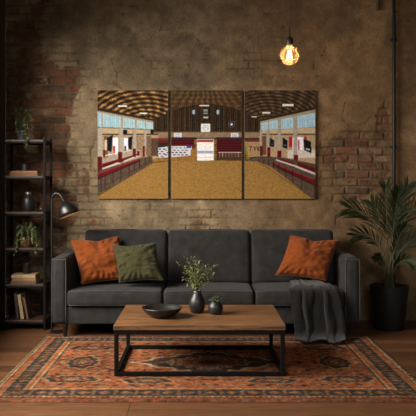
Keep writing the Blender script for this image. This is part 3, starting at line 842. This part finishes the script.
Mr = Vector((0, 0, -1)).rotation_difference(ax).to_matrix()
cS = LP(64.4, 201.6, -.03)
bm = bmesh.new()
lathe(bm, [(0, 0), (.016, 0), (.020, -.006), (.030, -.012), (.052, -.028), (.066, -.052), (.073, -.080), (.076, -.104), (.0745, -.104), (.071, -.080), (.064, -.054), (.050, -.031), (.026, -.016), (0, -.014)], cS, 36, M=Mr * 1.08)
sh = obj('shade', bm, m_black_soft, lamp)
bm = bmesh.new(); lathe(bm, [(.0735, -.1035), (.0705, -.080), (.0632, -.0545), (.049, -.0325), (.026, -.018), (0, -.016)], cS, 36, M=Mr * 1.08)
obj('shade_lining', bm, m_cream, sh)
bm = bmesh.new(); lathe(bm, [(0, -.018), (.011, -.020), (.012, -.04), (.022, -.054), (.024, -.066), (.018, -.08), (0, -.086)], cS, 20, M=Mr)
obj('bulb', bm, m_led, sh)

# ------------------------------------------------------------------ sofa
def soft_box(bm, c, s, n=(14, 10, 6), r=.045, puff=(0, 0, 0), wr=0.0, seed=0, M=None):
    """upholstered block: rounded edges, bulged faces, faint wrinkles"""
    tmp = bmesh.new()
    hs = [v / 2 for v in s]
    rr = min(r, min(hs) * .98)
    verts = {}
    nx, ny, nz = n
    def warp(u):  # concentrate samples at the edges
        return u + .08 * math.sin(2 * PI * (u * .5 + .5)) * -1 if False else u
    def pt(a, b, d):
        p = Vector((a * hs[0], b * hs[1], d * hs[2]))
        inner = Vector((max(-hs[0] + rr, min(hs[0] - rr, p.x)), max(-hs[1] + rr, min(hs[1] - rr, p.y)), max(-hs[2] + rr, min(hs[2] - rr, p.z))))
        v = p - inner
        if v.length > 1e-9: p = inner + v.normalized() * rr
        fx, fy, fz = 1 - a * a, 1 - b * b, 1 - d * d
        p.x += a * puff[0] * max(0, fy) ** .6 * max(0, fz) ** .6
        p.y += b * puff[1] * max(0, fx) ** .6 * max(0, fz) ** .6
        p.z += d * puff[2] * max(0, fx) ** .6 * max(0, fy) ** .6
        if wr:
            w = float(fbm(np.array([p.x * 9 + seed * 3.1]), np.array([p.y * 9 + p.z * 9 + seed * 1.7]), seed, 3)[0]) - .5
            nn = Vector((a if abs(a) > .99 else 0, b if abs(b) > .99 else 0, d if abs(d) > .99 else 0))
            p += nn * w * wr
        return p
    def axis(k, L):
        e = rr / L * 2
        inner = [-1 + e + (2 - 2 * e) * i / k for i in range(k + 1)]
        ed = [-1, -1 + e * .25, -1 + e * .6]
        return ed + inner + [-v for v in ed[::-1]]
    A, B, D = axis(nx, s[0]), axis(ny, s[1]), axis(nz, s[2])
    def V(i, j, k):
        key = (i, j, k)
        if key not in verts: verts[key] = bm.verts.new((M @ pt(A[i], B[j], D[k]) if M else pt(A[i], B[j], D[k])) + Vector(c))
        return verts[key]
    la, lb, ld = len(A) - 1, len(B) - 1, len(D) - 1
    for i in range(la):
        for j in range(lb):
            for k in (0, ld): bm.faces.new((V(i, j, k), V(i + 1, j, k), V(i + 1, j + 1, k), V(i, j + 1, k)))
    for i in range(la):
        for k in range(ld):
            for j in (0, lb): bm.faces.new((V(i, j, k), V(i + 1, j, k), V(i + 1, j, k + 1), V(i, j, k + 1)))
    for j in range(lb):
        for k in range(ld):
            for i in (0, la): bm.faces.new((V(i, j, k), V(i, j + 1, k), V(i, j + 1, k + 1), V(i, j, k + 1)))
    tmp.free()

SOX0, SOX1, AW = -1.102, 1.188, .116
RUGZ = .010
sofa = thing('sofa', ((SOX0 + SOX1) / 2, -.40, 0), 'long charcoal grey three-seat sofa against the wall', 'sofa')
bm = bmesh.new(); soft_box(bm, ((SOX0 + SOX1) / 2, -.385, .165), (SOX1 - SOX0 - 2 * AW + .02, .63, .128), (16, 4, 2), .012); obj('base', bm, m_sofa, sofa)
for s in (0, 1):
    cx = SOX0 + AW / 2 if s == 0 else SOX1 - AW / 2
    bm = bmesh.new(); soft_box(bm, (cx, -.395, .350), (AW, .65, .494), (3, 8, 6), .036, (.004, .004, .006), .004, 3 + s)
    arm = obj('arm', bm, m_sofa, sofa)
    bm = bmesh.new()                                            # piping round the front panel of the arm
    x0, x1, z0, z1, y = cx - AW / 2 + .008, cx + AW / 2 - .008, .115, .588, -.7155
    path = smooth_path([(x0, y, z0), (x0, y, z1 - .04), (x0 + .018, y, z1 - .010), (x1 - .018, y, z1 - .010), (x1, y, z1 - .04), (x1, y, z0)], 5)
    tube(bm, path, .0032, 6); obj('piping', bm, m_piping, arm)
ix0, ix1 = SOX0 + AW, SOX1 - AW
bm = bmesh.new(); soft_box(bm, ((-.935 + ix1) / 2, -.105, .42), (ix1 + .935, .07, .60), (10, 2, 4), .02); obj('back_frame', bm, m_sofa, sofa)
SB = [ix0, -.274, .405, ix1]
for k in range(3):
    cx, cw = (SB[k] + SB[k + 1]) / 2, SB[k + 1] - SB[k]
    bm = bmesh.new(); soft_box(bm, (cx, -.477, .296), (cw - .006, .515, .112), (14, 10, 3), .024, (0, .006, .016), .008, k + 1)
    cu = obj('seat_cushion', bm, m_sofa, sofa)
    bm = bmesh.new()
    for zz, yy in ((.349, -.728), (.246, -.728)):
        tube(bm, [(cx - cw / 2 + .016, yy + .003, zz)] + [(cx - cw / 2 + .022 + (cw - .044) * i / 10, yy - .003 * math.sin(PI * i / 10), zz + .003 * math.sin(PI * i / 10)) for i in range(11)] + [(cx + cw / 2 - .016, yy + .003, zz)], .0034, 6)
    obj('piping', bm, m_piping, cu)
    cw = (ix1 + .925) / 3; cx = -.925 + cw * (k + .5)
    M = Matrix.Rotation(math.radians(-9), 3, 'X')
    bm = bmesh.new(); soft_box(bm, (cx, -.232, .555), (cw - .004, .155, .43), (14, 3, 10), .034, (0, .022, .006), .009, k + 5, M)
    cu = obj('back_cushion', bm, m_sofa, sofa)
    bm = bmesh.new()
    pts = []
    hw, hh, dy = cw / 2 - .020, .195, -.0755
    for q in ((-hw, -hh * .9), (-hw, hh), (-hw + .015, hh + .012), (hw - .015, hh + .012), (hw, hh), (hw, -hh * .9)):
        pts.append(M @ Vector((q[0], dy + .012, q[1])) + Vector((cx, -.232, .555)))
    tube(bm, smooth_path(pts, 5), .003, 6); obj('piping', bm, m_piping, cu)
for x in (SOX0 + .10, SOX1 - .10):
    for y in (-.695, -.13):
        z0 = RUGZ + .002 if y < -.5 else 0
        bm = bmesh.new(); tube(bm, [(x, y, z0), (x, y, .108)], [.012, .023], 16); obj('leg', bm, m_leg, sofa, True, .8)

# ------------------------------------------------------------------ scatter cushions
def pillow(name, c, w, h, T, rot, mat, label, seed, chop=0.0, chopx=0.0, shear=0.0):
    n = 44
    g = np.linspace(-1, 1, n)
    A, B = np.meshgrid(g, g)
    def surf(side):
        ea = 1 - .07 * (1 - B ** 2); eb = 1 - .07 * (1 - A ** 2)
        x = A * w / 2 * ea; z = B * h / 2 * eb
        z = z - chop * h * np.exp(-((A - chopx) / .32) ** 2) * np.clip((B + .3) / 1.3, 0, 1) ** 1.5
        x = x + shear * z
        prof = (np.clip(1 - A ** 2, 0, 1) * np.clip(1 - B ** 2, 0, 1)) ** .42
        edge = np.clip(1 - np.maximum(np.abs(A), np.abs(B)), 0, 1)
        rad = np.arctan2(B, A)
        wr = .030 * (fbm(A * 2.2 + seed, B * 2.2 + 4 * side, seed, 4) - .5) + .055 * (np.abs(fbm(A * 1.6 + B * 1.1 + seed * 2, B * 2.6 - A * .8, seed + 9, 3) - .5) - .1)
        cr = .009 * np.sin(rad * 22 + 6 * fbm(A * 2 + seed, B * 2, seed + 3, 2)) * sst(.45, .06, edge) * sst(0, .05, edge)
        fold = -.016 * np.exp(-((A - chopx + .15 * B) / .12) ** 2) * np.clip(B + .2, 0, 1) * (1 if chop else 0)
        y = side * (T / 2 * prof + (wr + cr + fold) * sst(0, .15, edge))
        return np.stack([x, y, z], -1)
    f, b = surf(-1), surf(1)
    bm = bmesh.new()
    R = Euler(rot).to_matrix()
    tw = lambda p: (R @ Vector(p)) + Vector(c)
    fv = [[bm.verts.new(tw(f[j, i])) for i in range(n)] for j in range(n)]
    bv = [[(fv[j][i] if i in (0, n - 1) or j in (0, n - 1) else bm.verts.new(tw(b[j, i]))) for i in range(n)] for j in range(n)]
    for j in range(n - 1):
        for i in range(n - 1):
            bm.faces.new((fv[j][i], fv[j][i + 1], fv[j + 1][i + 1], fv[j + 1][i]))
            q = (bv[j][i], bv[j + 1][i], bv[j + 1][i + 1], bv[j][i + 1])
            try: bm.faces.new(q)
            except ValueError: pass
    rim = [fv[0][i].co.copy() for i in range(n)] + [fv[j][n - 1].co.copy() for j in range(1, n)] + [fv[n - 1][i].co.copy() for i in range(n - 2, -1, -1)] + [fv[j][0].co.copy() for j in range(n - 2, -1, -1)]
    root = thing(name, Vector(c) - Vector((0, 0, h / 2)), label, 'cushion', 'cushions on the sofa')
    obj('cover', bm, mat, root)
    bm = bmesh.new(); tube(bm, rim, .0035, 6); obj('piping', bm, mat, root)
    return root

rad = math.radians
pillow('scatter_cushion', P(100.5, 259.8, -.455), .375, .36, .17, (rad(-24), rad(-4), rad(12)), m_orange, 'orange velvet cushion at the left arm of the sofa, behind the green cushion', 1, .05, .1, -.16)
pillow('scatter_cushion', P(137.5, 262.6, -.575), .335, .30, .16, (rad(-26), rad(-4), rad(-5)), m_olive, 'olive green velvet cushion leaning in front of the left orange cushion', 2, .03, -.2, -.20)
pillow('scatter_cushion', P(308, 257.6, -.455), .385, .335, .165, (rad(-24), rad(5), rad(-10)), m_orange, 'orange velvet cushion alone at the right end of the sofa', 4, .06, .05, .24)

# ------------------------------------------------------------------ throw
def throw():
    prof = [(-.485, .392), (-.53, .386), (-.60, .384), (-.67, .382), (-.718, .374), (-.745, .350), (-.757, .30), (-.766, .24), (-.776, .18), (-.79, .12), (-.82, .068), (-.88, .042), (-.965, .034)]
    path = smooth_path([(0, a, b) for a, b in prof], 6)
    m, n = len(path), 72
    U, V = np.meshgrid(np.linspace(0, 1, n), np.linspace(0, 1, m))
    L0 = np.interp(V, [0, .2, .34, .8, 1], [.690, .682, .668, .680, .660])
    R0 = np.interp(V, [0, .12, .3, .5, .8, 1], [.905, .955, .985, 1.02, 1.045, 1.02])
    X = L0 + (R0 - L0) * U
    Y = np.array([p.y for p in path])[:, None] + 0 * U
    Z = np.array([p.z for p in path])[:, None] + 0 * U
    ph = U * 3.6 + 3.2 * fbm(U * 2.2 + 3, V * 1.3, 3, 3) + .5 * V
    amp = np.interp(V, [0, .22, .36, .6, 1], [.006, .006, .011, .022, .026]) * (.35 + 1.2 * vnoise(U * 3 + 1, V * .7, 4))
    fold = amp * (np.sin(ph * 2 * PI / 2.2) + .5 * np.sin(ph * 2 * PI / 1.3 + 1.2))
    fold += .010 * (fbm(U * 6, V * 9, 5, 4) - .5)
    top = sst(.36, .26, V)
    Z = Z + top * (np.abs(fold) + .002); Y = Y - (1 - top) * (np.abs(fold) * .8 + .3 * fold + .006)
    X = X + .010 * (fbm(U * 3, V * 5, 6, 3) - .5) + (1 - top) * .012 * np.cos(ph * 3)
    hem = sst(.90, 1.0, V)
    Z = np.maximum(Z - hem * .010 * np.sin(ph * 2.6), RUGZ + .010)
    edge = np.minimum(U, 1 - U)
    Z = Z - top * .012 * sst(.05, 0, edge)
    me = grid_mesh('throw_blanket', X, Y, Z)
    o = link_mesh('throw_blanket', me, m_throw)
    so = o.modifiers.new('thick', 'SOLIDIFY'); so.thickness = .007; so.offset = 0
    return o
tag(throw(), 'dark grey knitted blanket draped over the right sofa seat down to the rug', 'blanket')

# ------------------------------------------------------------------ rug
def build_rug():
    x0, x1, y0, y1 = -1.15, 1.262, -2.272, -.655
    st = .0058
    xs = np.arange(x0, x1, st); ys = np.arange(y0, y1, st)
    X, Y = np.meshgrid(xs, ys)
    wob = .004 * (fbm(X * 14, Y * 14, 3, 3) - .5)
    dx = np.minimum(X - x0, x1 - X) + wob; dy = np.minimum(Y - y0, y1 - Y) + wob
    cx, cy = (x0 + x1) / 2, (y0 + y1) / 2
    c = lambda *v: np.array(v, float)
    RUST, RED, NAVY, TAN, CREAM, BROWN = c(150, 84, 52), c(116, 64, 43), c(50, 46, 45), c(152, 118, 82), c(176, 148, 110), c(96, 70, 52)
    # field
    U, V = np.abs(X - cx), np.abs(Y - cy)
    U2 = U + .012 * np.sin(V * 60); V2 = V + .012 * np.sin(U * 55)
    fl = np.sin(U2 * 62) * np.sin(V2 * 70) + .7 * np.sin(U2 * 34 + V2 * 41) * np.sin(U2 * 29 - V2 * 47 + 1) + .9 * (fbm(U * 22, V * 22, 2, 3) - .5) * 2
    col = np.empty(X.shape + (3,)); col[:] = RUST
    f = fl[..., None]
    col = np.where(f > .95, TAN, col); col = np.where((f > .62) & (f <= .95), BROWN, col)
    col = np.where(f < -.95, NAVY, col); col = np.where((f >= -.95) & (f < -.72), RED, col)
    # long centre medallion and two end medallions
    md = U / .50 + V / .30 + .07 * np.sin(np.arctan2(V, U + 1e-6) * 14)
    def band(d, lo, hi, k): 
        nonlocal col
        col = np.where(((d > lo) & (d < hi))[..., None], k, col)
    inn = md < 1.0
    mf = (np.sin(U * 90) * np.sin(V * 95) + fbm(U * 26, V * 26, 5, 3) * 1.6 - .8)
    col = np.where(inn[..., None], np.where((mf > .45)[..., None], TAN, np.where((mf < -.35)[..., None], RUST, NAVY)), col)
    band(md, .96, 1.04, CREAM); band(md, .62, .68, TAN); band(md, .68, .90, NAVY * .9 + RED * .1)
    col = np.where((md < .5)[..., None], np.where((mf > .1)[..., None], RUST, RED), col); band(md, .47, .52, CREAM); band(md, 0, .2, NAVY); band(md, .2, .24, TAN)
    for (mx, my, rx, ry) in ((.80, .40, .16, .075), (.80, .0, .10, .16), (.36, .43, .15, .06)):
        dd = np.hypot((U - mx) / rx, (V - my) / ry) + .08 * np.sin(np.arctan2(V - my, U - mx) * 10)
        col = np.where((dd < 1)[..., None], NAVY, col); band(dd, .92, 1.06, TAN); band(dd, .45, .62, RUST); band(dd, 0, .3, TAN)
    band(np.minimum(dx - .225, 9), 0, .0, NAVY)
    # borders: long sides (left/right) and short front/back
    def motif(s, t, w):
        a = np.sin(s * 2 * PI / .115); b = np.sin(s * 2 * PI / .0575 + 1)
        q = np.abs(t / w - .5) * 2
        d = np.abs((s / .115) % 1 - .5) * 2
        g = (d * .9 + q * .8)
        k = np.empty(s.shape + (3,)); k[:] = NAVY
        k = np.where((g < .50)[..., None], TAN * .80, k); k = np.where((g < .34)[..., None], RED, k); k = np.where((g < .15)[..., None], TAN, k)
        k = np.where(((d > .84) & (q < .7))[..., None], BROWN * 1.15, k)
        n = fbm(s * 60, t * 60, 6, 2)
        return np.where((n > .70)[..., None], TAN * .7, k)
    sideb = (dx < .232) & (dx / .232 < dy / .225)
    side = np.empty_like(col); side[:] = TAN
    def sb(lo, hi, k, arr): return np.where(((dx >= lo) & (dx < hi))[..., None], k, arr)
    side = sb(0, .008, BROWN, side); side = sb(.022, .028, NAVY, side); side = sb(.028, .040, CREAM, side); side = sb(.040, .046, NAVY, side)
    side = sb(.046, .078, RUST, side); side = sb(.078, .085, TAN, side)
    side = sb(.085, .178, motif(Y, dx - .085, .093), side); side = sb(.178, .187, TAN, side); side = sb(.187, .213, RUST, side); side = sb(.213, .222, CREAM, side); side = sb(.222, .232, NAVY, side)
    endb = (dy < .225) & ~sideb
    en = np.empty_like(col); en[:] = c(100, 62, 44)
    def eb(lo, hi, k, arr): return np.where(((dy >= lo) & (dy < hi))[..., None], k, arr)
    en = eb(0, .045, c(112, 64, 44), en); en = eb(.045, .052, NAVY, en)
    en = eb(.052, .078, np.where((np.sin(X * 2 * PI / .03) > 0)[..., None], TAN, BROWN), en); en = eb(.078, .086, RUST, en)
    en = eb(.086, .200, motif(X, dy - .086, .114), en); en = eb(.200, .210, TAN, en); en = eb(.210, .218, RUST, en); en = eb(.218, .225, CREAM, en)
    col = np.where(sideb[..., None], side, col); col = np.where(endb[..., None], en, col)
    wear = fbm(X * 5, Y * 5, 4, 5)[..., None]; wv = fbm(X * 30, Y * 90, 7, 3)[..., None]
    for _ in range(1):
        q = np.pad(col, ((1, 1), (1, 1), (0, 0)), 'edge')
        col = (q[:-2, 1:-1] + q[2:, 1:-1] + q[1:-1, :-2] + q[1:-1, 2:] + 2 * q[1:-1, 1:-1]) / 6
    sp = (fbm(X * 75, Y * 55, 12, 2) - .5)[..., None]; sp2 = (fbm(X * 38, Y * 50, 15, 3) - .5)[..., None]
    col = col * (.50 + .44 * wear + .34 * (wv - .1) + .40 * sp)
    col = col + sp2 * np.array((20., 46, 52))
    col = (col * .90 + c(112, 78, 55) * .10) * .97
    Z = np.full_like(X, RUGZ) + .0022 * (fbm(X * 60, Y * 120, 2, 2) - .5)
    for a in (Z[0], Z[-1], Z[:, 0], Z[:, -1]): a[:] = .0008
    for a in (Z[1], Z[-2], Z[:, 1], Z[:, -2]): a[1:-1] = np.minimum(a[1:-1], .008)
    me = grid_mesh('rug', X, Y, Z, lin_np(col))
    o = link_mesh('rug', me, m_rug)
    return o
tag(build_rug(), 'rust and charcoal patterned rug under the coffee table', 'rug')

# ------------------------------------------------------------------ coffee table
TX0, TX1, TY0, TY1, TZ = -.508, .503, -1.812, -1.09, .312
tb = thing('coffee_table', ((TX0 + TX1) / 2, (TY0 + TY1) / 2, RUGZ), 'low coffee table with walnut top on a black metal frame', 'table')
bm = bmesh.new(); box(bm, ((TX0 + TX1) / 2, (TY0 + TY1) / 2, TZ - .015), (TX1 - TX0, TY1 - TY0, .030), .003, 2); obj('tabletop', bm, m_table, tb, False)
fb = .024; q = .004
fx0, fx1, fy0, fy1 = TX0 + q, TX1 - q, TY0 + q, TY1 - q
zt, zb = TZ - .0305, RUGZ + .0018
for x in (fx0 + fb / 2, fx1 - fb / 2):
    for y in (fy0 + fb / 2, fy1 - fb / 2):
        bm = bmesh.new(); box(bm, (x, y, (zt + zb) / 2), (fb, fb, zt - zb), .0015, 1); obj('leg', bm, m_black, tb, False)
for z in (zt - fb / 2, zb + fb / 2):
    nm = 'top_rail' if z > .1 else 'floor_rail'
    for y in (fy0 + fb / 2, fy1 - fb / 2):
        bm = bmesh.new(); box(bm, ((fx0 + fx1) / 2, y, z), (fx1 - fx0 - 2 * fb, fb * .98, fb), .0015, 1); obj(nm, bm, m_black, tb, False)
    for x in (fx0 + fb / 2, fx1 - fb / 2):
        bm = bmesh.new(); box(bm, (x, (fy0 + fy1) / 2, z), (fb * .98, fy1 - fy0 - 2 * fb, fb), .0015, 1); obj(nm, bm, m_black, tb, False)

# bowl
def TP(px, y): return Vector(((px - VX) * (6 + y) / F, y, TZ))
c = TP(162, -1.55)
bm = bmesh.new()
lathe(bm, [(0, 0), (.055, 0), (.060, .003), (.092, .020), (.118, .046), (.1265, .060), (.1255, .0625), (.122, .061), (.112, .045), (.086, .024), (.05, .010), (0, .008)], c, 56)
tag(obj('bowl', bm, m_ceramic, None, True, .9), 'wide shallow black bowl on the left of the coffee table', 'bowl')
# taller vase
c = TP(197.1, -1.40)
bm = bmesh.new()
lathe(bm, [(0, 0), (.033, 0), (.038, .004), (.049, .030), (.0525, .058), (.048, .085), (.034, .112), (.026, .128), (.027, .142), (.025, .144), (.022, .138), (.022, .125), (.030, .108), (.03, .05), (0, .03)], c, 40)
tag(obj('vase', bm, m_ceramic, None, True, .9), 'taller black vase holding green sprigs on the coffee table', 'vase')
# sprigs
def sprigs(root_loc, mat):
    r = thing('sprig_bunch', root_loc, 'airy bunch of small-leaved green sprigs in the taller black vase', 'sprigs')
    base = Vector(root_loc)
    tips = [(181, 264, -.03), (184.5, 270, .05), (187, 260, .02), (190, 268, -.06), (193, 258.5, .0), (197, 266, .06), (199, 262, -.05), (203, 267, .03), (206, 272, -.05), (209, 266, .0), (213, 267.5, .02), (212, 276, -.04), (185, 278, -.06), (208, 283, -.06), (189, 282, .05), (203, 278, .06), (195, 274, -.07)]
    for (px, py, dy) in tips:
        tip = P(px, py, -1.40 + dy)
        mid = base.lerp(tip, .5) + Vector(((tip.x - base.x) * -.12, 0, .012))
        path = smooth_path([base - Vector((0, 0, .05)) + Vector(((tip.x - base.x) * .05, 0, 0)), base + Vector(((tip.x - base.x) * .08, dy * .1, .012)), mid, tip], 7)
        sb = bmesh.new(); fb_ = bmesh.new()
        tube(sb, path, [.0016 - .001 * i / len(path) for i in range(len(path))], 5)
        for i in range(9, len(path)):
            d = (path[i] - path[i - 1]).normalized()
            for k in range(3):
                dd = (d * .5 + rv(1)).normalized()
                p0 = path[i] + dd * random.uniform(0, .012)
                leaf(fb_, p0, dd, Vector((0, 0, 1)), random.uniform(.010, .019), random.uniform(.006, .009), .2)
            if i % 3 == 0:                                           # side twig
                dd = (d * .7 + rv(.9)).normalized() * random.uniform(.018, .034)
                tube(sb, [path[i], path[i] + dd], .0007, 4)
                for k in range(5):
                    leaf(fb_, path[i] + dd * random.uniform(.4, 1), (dd.normalized() + rv(.9)).normalized(), Vector((0, 0, 1)), random.uniform(.010, .017), random.uniform(.005, .009), .2)
        so = obj('sprig', sb, m_stem, r)
        obj('leaves', fb_, mat, so)
    return r
sprigs((c.x, c.y, TZ + .140), m_leaf_sage)
# small vase with a moss-like clump
c = TP(215.6, -1.455)
bm = bmesh.new()
lathe(bm, [(0, 0), (.028, 0), (.033, .003), (.045, .022), (.048, .043), (.043, .062), (.031, .077), (.026, .084), (.024, .085), (.022, .080), (.03, .06), (.03, .03), (0, .02)], c, 36)
tag(obj('vase', bm, m_ceramic, None, True, .9), 'small round black vase with a low green clump on the coffee table', 'vase')
r = thing('green_clump', (c.x, c.y, TZ + .082), 'low tuft of round green leaves sitting in the small round vase', 'plant')
fb_ = bmesh.new(); sb = bmesh.new()
for k in range(120):
    a, e = random.uniform(0, 2 * PI), random.uniform(.1, 1.45)
    d = Vector((math.cos(a) * math.cos(e) * 1.35, math.sin(a) * math.cos(e) * 1.1, math.sin(e) * .75))
    o_ = Vector((c.x, c.y, TZ + .084))
    p0 = o_ + d * random.uniform(.012, .030)
    leaf(fb_, p0, (d + rv(.6)).normalized(), Vector((0, 0, 1)), random.uniform(.009, .015), random.uniform(.008, .012), .3)
    if k % 6 == 0: tube(sb, [o_ - Vector((0, 0, .012)), p0], .0009, 4)
obj('leaves', fb_, m_leaf_moss, r); obj('stems', sb, m_stem, r)

# ------------------------------------------------------------------ palm
py_ = -.36
pcx = P(389.3, 300, py_).x
palm = thing('potted_palm', (pcx, py_, 0), 'feathery palm in a matte black planter right of the sofa', 'plant')
bm = bmesh.new()
lathe(bm, [(0, 0), (.108, 0), (.114, .006), (.140, .25), (.149, .335), (.149, .345), (.138, .345), (.135, .31), (0, .305)], (pcx, py_, 0), 48)
obj('pot', bm, m_pot, palm, True, .9)
bm = bmesh.new(); lathe(bm, [(.1345, .306), (.08, .318), (0, .322)], (pcx, py_, 0), 32); obj('soil', bm, m_soil, palm)
base = Vector((pcx, py_, .315))
fronds = [  # tip px, tip py, tip dy, mid px, mid py, leaflet length
    (350, 209, -.06, 376, 226, .19), (386, 186, -.06, 387, 234, .16), (408, 186, -.02, 395, 226, .18), (424, 204, -.10, 402, 224, .19),
    (355, 236, -.12, 377, 243, .14), (424, 238, -.05, 403, 248, .16), (374, 258, -.22, 383, 264, .07), (412, 264, -.20, 398, 264, .10),
    (372, 203, .08, 384, 230, .15), (399, 192, -.18, 393, 235, .17), (406, 226, -.26, 394, 252, .12)]
for i, (tx, ty, dy, mx, my, ll) in enumerate(fronds):
    tip = P(tx, ty, py_ + dy); mid = P(mx, my, py_ + dy * .4)
    b0 = base + Vector((random.uniform(-.035, .035), random.uniform(-.03, .03), 0))
    low = b0.lerp(mid, .45) + Vector(((b0.x - mid.x) * .22, 0, .02))
    path = smooth_path([b0, low, mid, mid.lerp(tip, .55) + Vector((0, 0, .03)), tip], 9)
    n = len(path)
    fb_ = bmesh.new(); sb = bmesh.new()
    tube(sb, path, [.0055 * (1 - .8 * k / n) for k in range(n)], 6)
    s0 = int(n * .44)
    for k in range(s0, n):
        t = (k - s0) / (n - 1 - s0)
        d = (path[min(k + 1, n - 1)] - path[k - 1]).normalized()
        view = Vector((random.uniform(-.3, .3), -1, .25))
        s = d.cross(view).normalized()
        up = s.cross(d)
        L_ = ll * 1.18 * (.55 + .9 * math.sin(PI * min(1, t * .8 + .15))) * .72 * random.uniform(.85, 1.1)
        for sg in (-1, 1):
            for e in (random.uniform(0, .6),):
                p0 = path[k].lerp(path[min(k + 1, n - 1)], e)
                dd = (d * (.95 + .8 * t) + s * sg * .72 + Vector((0, -.12, .1)) + rv(.14)).normalized()
                # keep clear of the wall
                endp = p0 + dd * L_
                if endp.y > -.045 and dd.y > 0: dd.y = 0.0
                if endp.x > XR - .08: L_ = max(.03, (XR - .1 - p0.x))
                w = .0080
                sd = dd.cross(Vector((0, -1, .3))).normalized()
                nn = sd.cross(dd)
                rows = []
                for q_, kk in ((0, .35), (.25, .95), (.55, 1), (.8, .6)):
                    cc_ = p0 + dd * (L_ * q_) - Vector((0, 0, 1)) * (.22 * L_ * q_ * q_)
                    rows.append((fb_.verts.new(cc_ + sd * w / 2 * kk), fb_.verts.new(cc_ - nn * w * .18 * kk), fb_.verts.new(cc_ - sd * w / 2 * kk)))
                tp = fb_.verts.new(p0 + dd * L_ - Vector((0, 0, 1)) * (.22 * L_))
                for a_, b_ in zip(rows, rows[1:]):
                    fb_.faces.new((a_[0], a_[1], b_[1], b_[0])); fb_.faces.new((a_[1], a_[2], b_[2], b_[1]))
                fb_.faces.new((rows[-1][0], rows[-1][1], tp)); fb_.faces.new((rows[-1][1], rows[-1][2], tp))
    fr = obj('frond', fb_, m_leaf_palm, palm)
    obj('stem', sb, m_palm_stem, fr)

# ------------------------------------------------------------------ pendant bulb
by = -1.60
bc = P(289.6, 55.4, by)
R = 9.6 * (6 + by) / F
pend = thing('pendant_lamp', (bc.x, by, bc.z - R), 'bare globe filament bulb glowing on a black cord from the ceiling', 'lamp')
bm = bmesh.new(); tube(bm, [(bc.x, by, bc.z + R * 1.75), (bc.x, by, ZC)], .0042, 10); obj('cord', bm, m_cord, pend)
bm = bmesh.new(); lathe(bm, [(0, R * 1.95), (.007, R * 1.95), (.012, R * 1.84), (.019, R * 1.74), (.021, R * 1.64), (.021, R * 1.16), (.019, R * 1.06), (0, R * 1.06)], bc, 28); obj('socket', bm, m_socket, pend, True, .7)
prof = [(0, -R)] + [(R * math.sin(a), -R * math.cos(a)) for a in [PI * k / 28 for k in range(1, 24)]] + [(R * .36, R * .98), (R * .29, R * 1.10), (R * .28, R * 1.2)]
bm = bmesh.new(); lathe(bm, prof, bc, 48); bu = obj('bulb', bm, m_bulb, pend)
bm = bmesh.new()
for k in range(6):                                                    # squirrel-cage filament
    a, a2 = 2 * PI * k / 6, 2 * PI * (k + 1) / 6
    pt = lambda an, rr, z: Vector((bc.x + rr * math.cos(an), by + rr * math.sin(an), bc.z + z))
    tube(bm, smooth_path([pt(a, R * .15, R * .55), pt(a, R * .22, 0), pt((a + a2) / 2, R * .30, -R * .50), pt(a2, R * .22, 0), pt(a2, R * .15, R * .55)], 4), .0011, 5)
obj('filament', bm, m_filament, bu)
bm = bmesh.new(); tube(bm, [(bc.x, by, bc.z + R * 1.2), (bc.x, by, bc.z + R * .5), (bc.x, by, bc.z - R * .3)], [.006, .004, .0015], 10); obj('glass_stem', bm, m_clear, bu)

# ------------------------------------------------------------------ light
def area(name, loc, target, sx, sy, power, color, spread=180):
    d = bpy.data.lights.new(name, 'AREA'); d.shape = 'RECTANGLE'; d.size = sx; d.size_y = sy
    d.energy = power; d.color = color; d.spread = math.radians(spread)
    o = bpy.data.objects.new(name, d); o.location = loc
    o.rotation_euler = (Vector(target) - Vector(loc)).to_track_quat('-Z', 'Y').to_euler()
    COL.objects.link(o)
    return o
area('window_daylight', (-3.1, -2.55, 2.42), (.15, -.40, .80), 3.2, 1.5, 520, (1.0, .93, .83))
pl = bpy.data.lights.new('filament_light', 'POINT'); pl.energy = 7.5; pl.color = (1.0, .66, .36); pl.shadow_soft_size = .02
plo = bpy.data.objects.new('filament_light', pl); plo.location = bc; COL.objects.link(plo)
area('front_fill_light', (.7, -6.75, 2.1), (.95, -.4, .45), 1.2, 1.2, 9, (.93, .97, 1.0), 70)  # added weak fill from behind the camera, no window built there

w = bpy.data.worlds.new('room_air'); S.world = w; w.use_nodes = True
bg = w.node_tree.nodes['Background']; bg.inputs[0].default_value = (1.0, .86, .70, 1); bg.inputs[1].default_value = .035

# ------------------------------------------------------------------ camera
cam = bpy.data.cameras.new('camera'); co = bpy.data.objects.new('camera', cam); COL.objects.link(co)
co.location = (0, -6, H); co.rotation_euler = (PI / 2, 0, 0)
cam.sensor_width = 36; cam.lens = F / 416 * 36
cam.shift_x = (208 - VX) / 416; cam.shift_y = -(208 - HY) / 416
cam.clip_start = .05
S.camera = co
S.view_settings.view_transform = 'Standard'; S.view_settings.look = 'None'
S.view_settings.gamma = 1; S.view_settings.use_curve_mapping = False
S.view_settings.exposure = 0.0
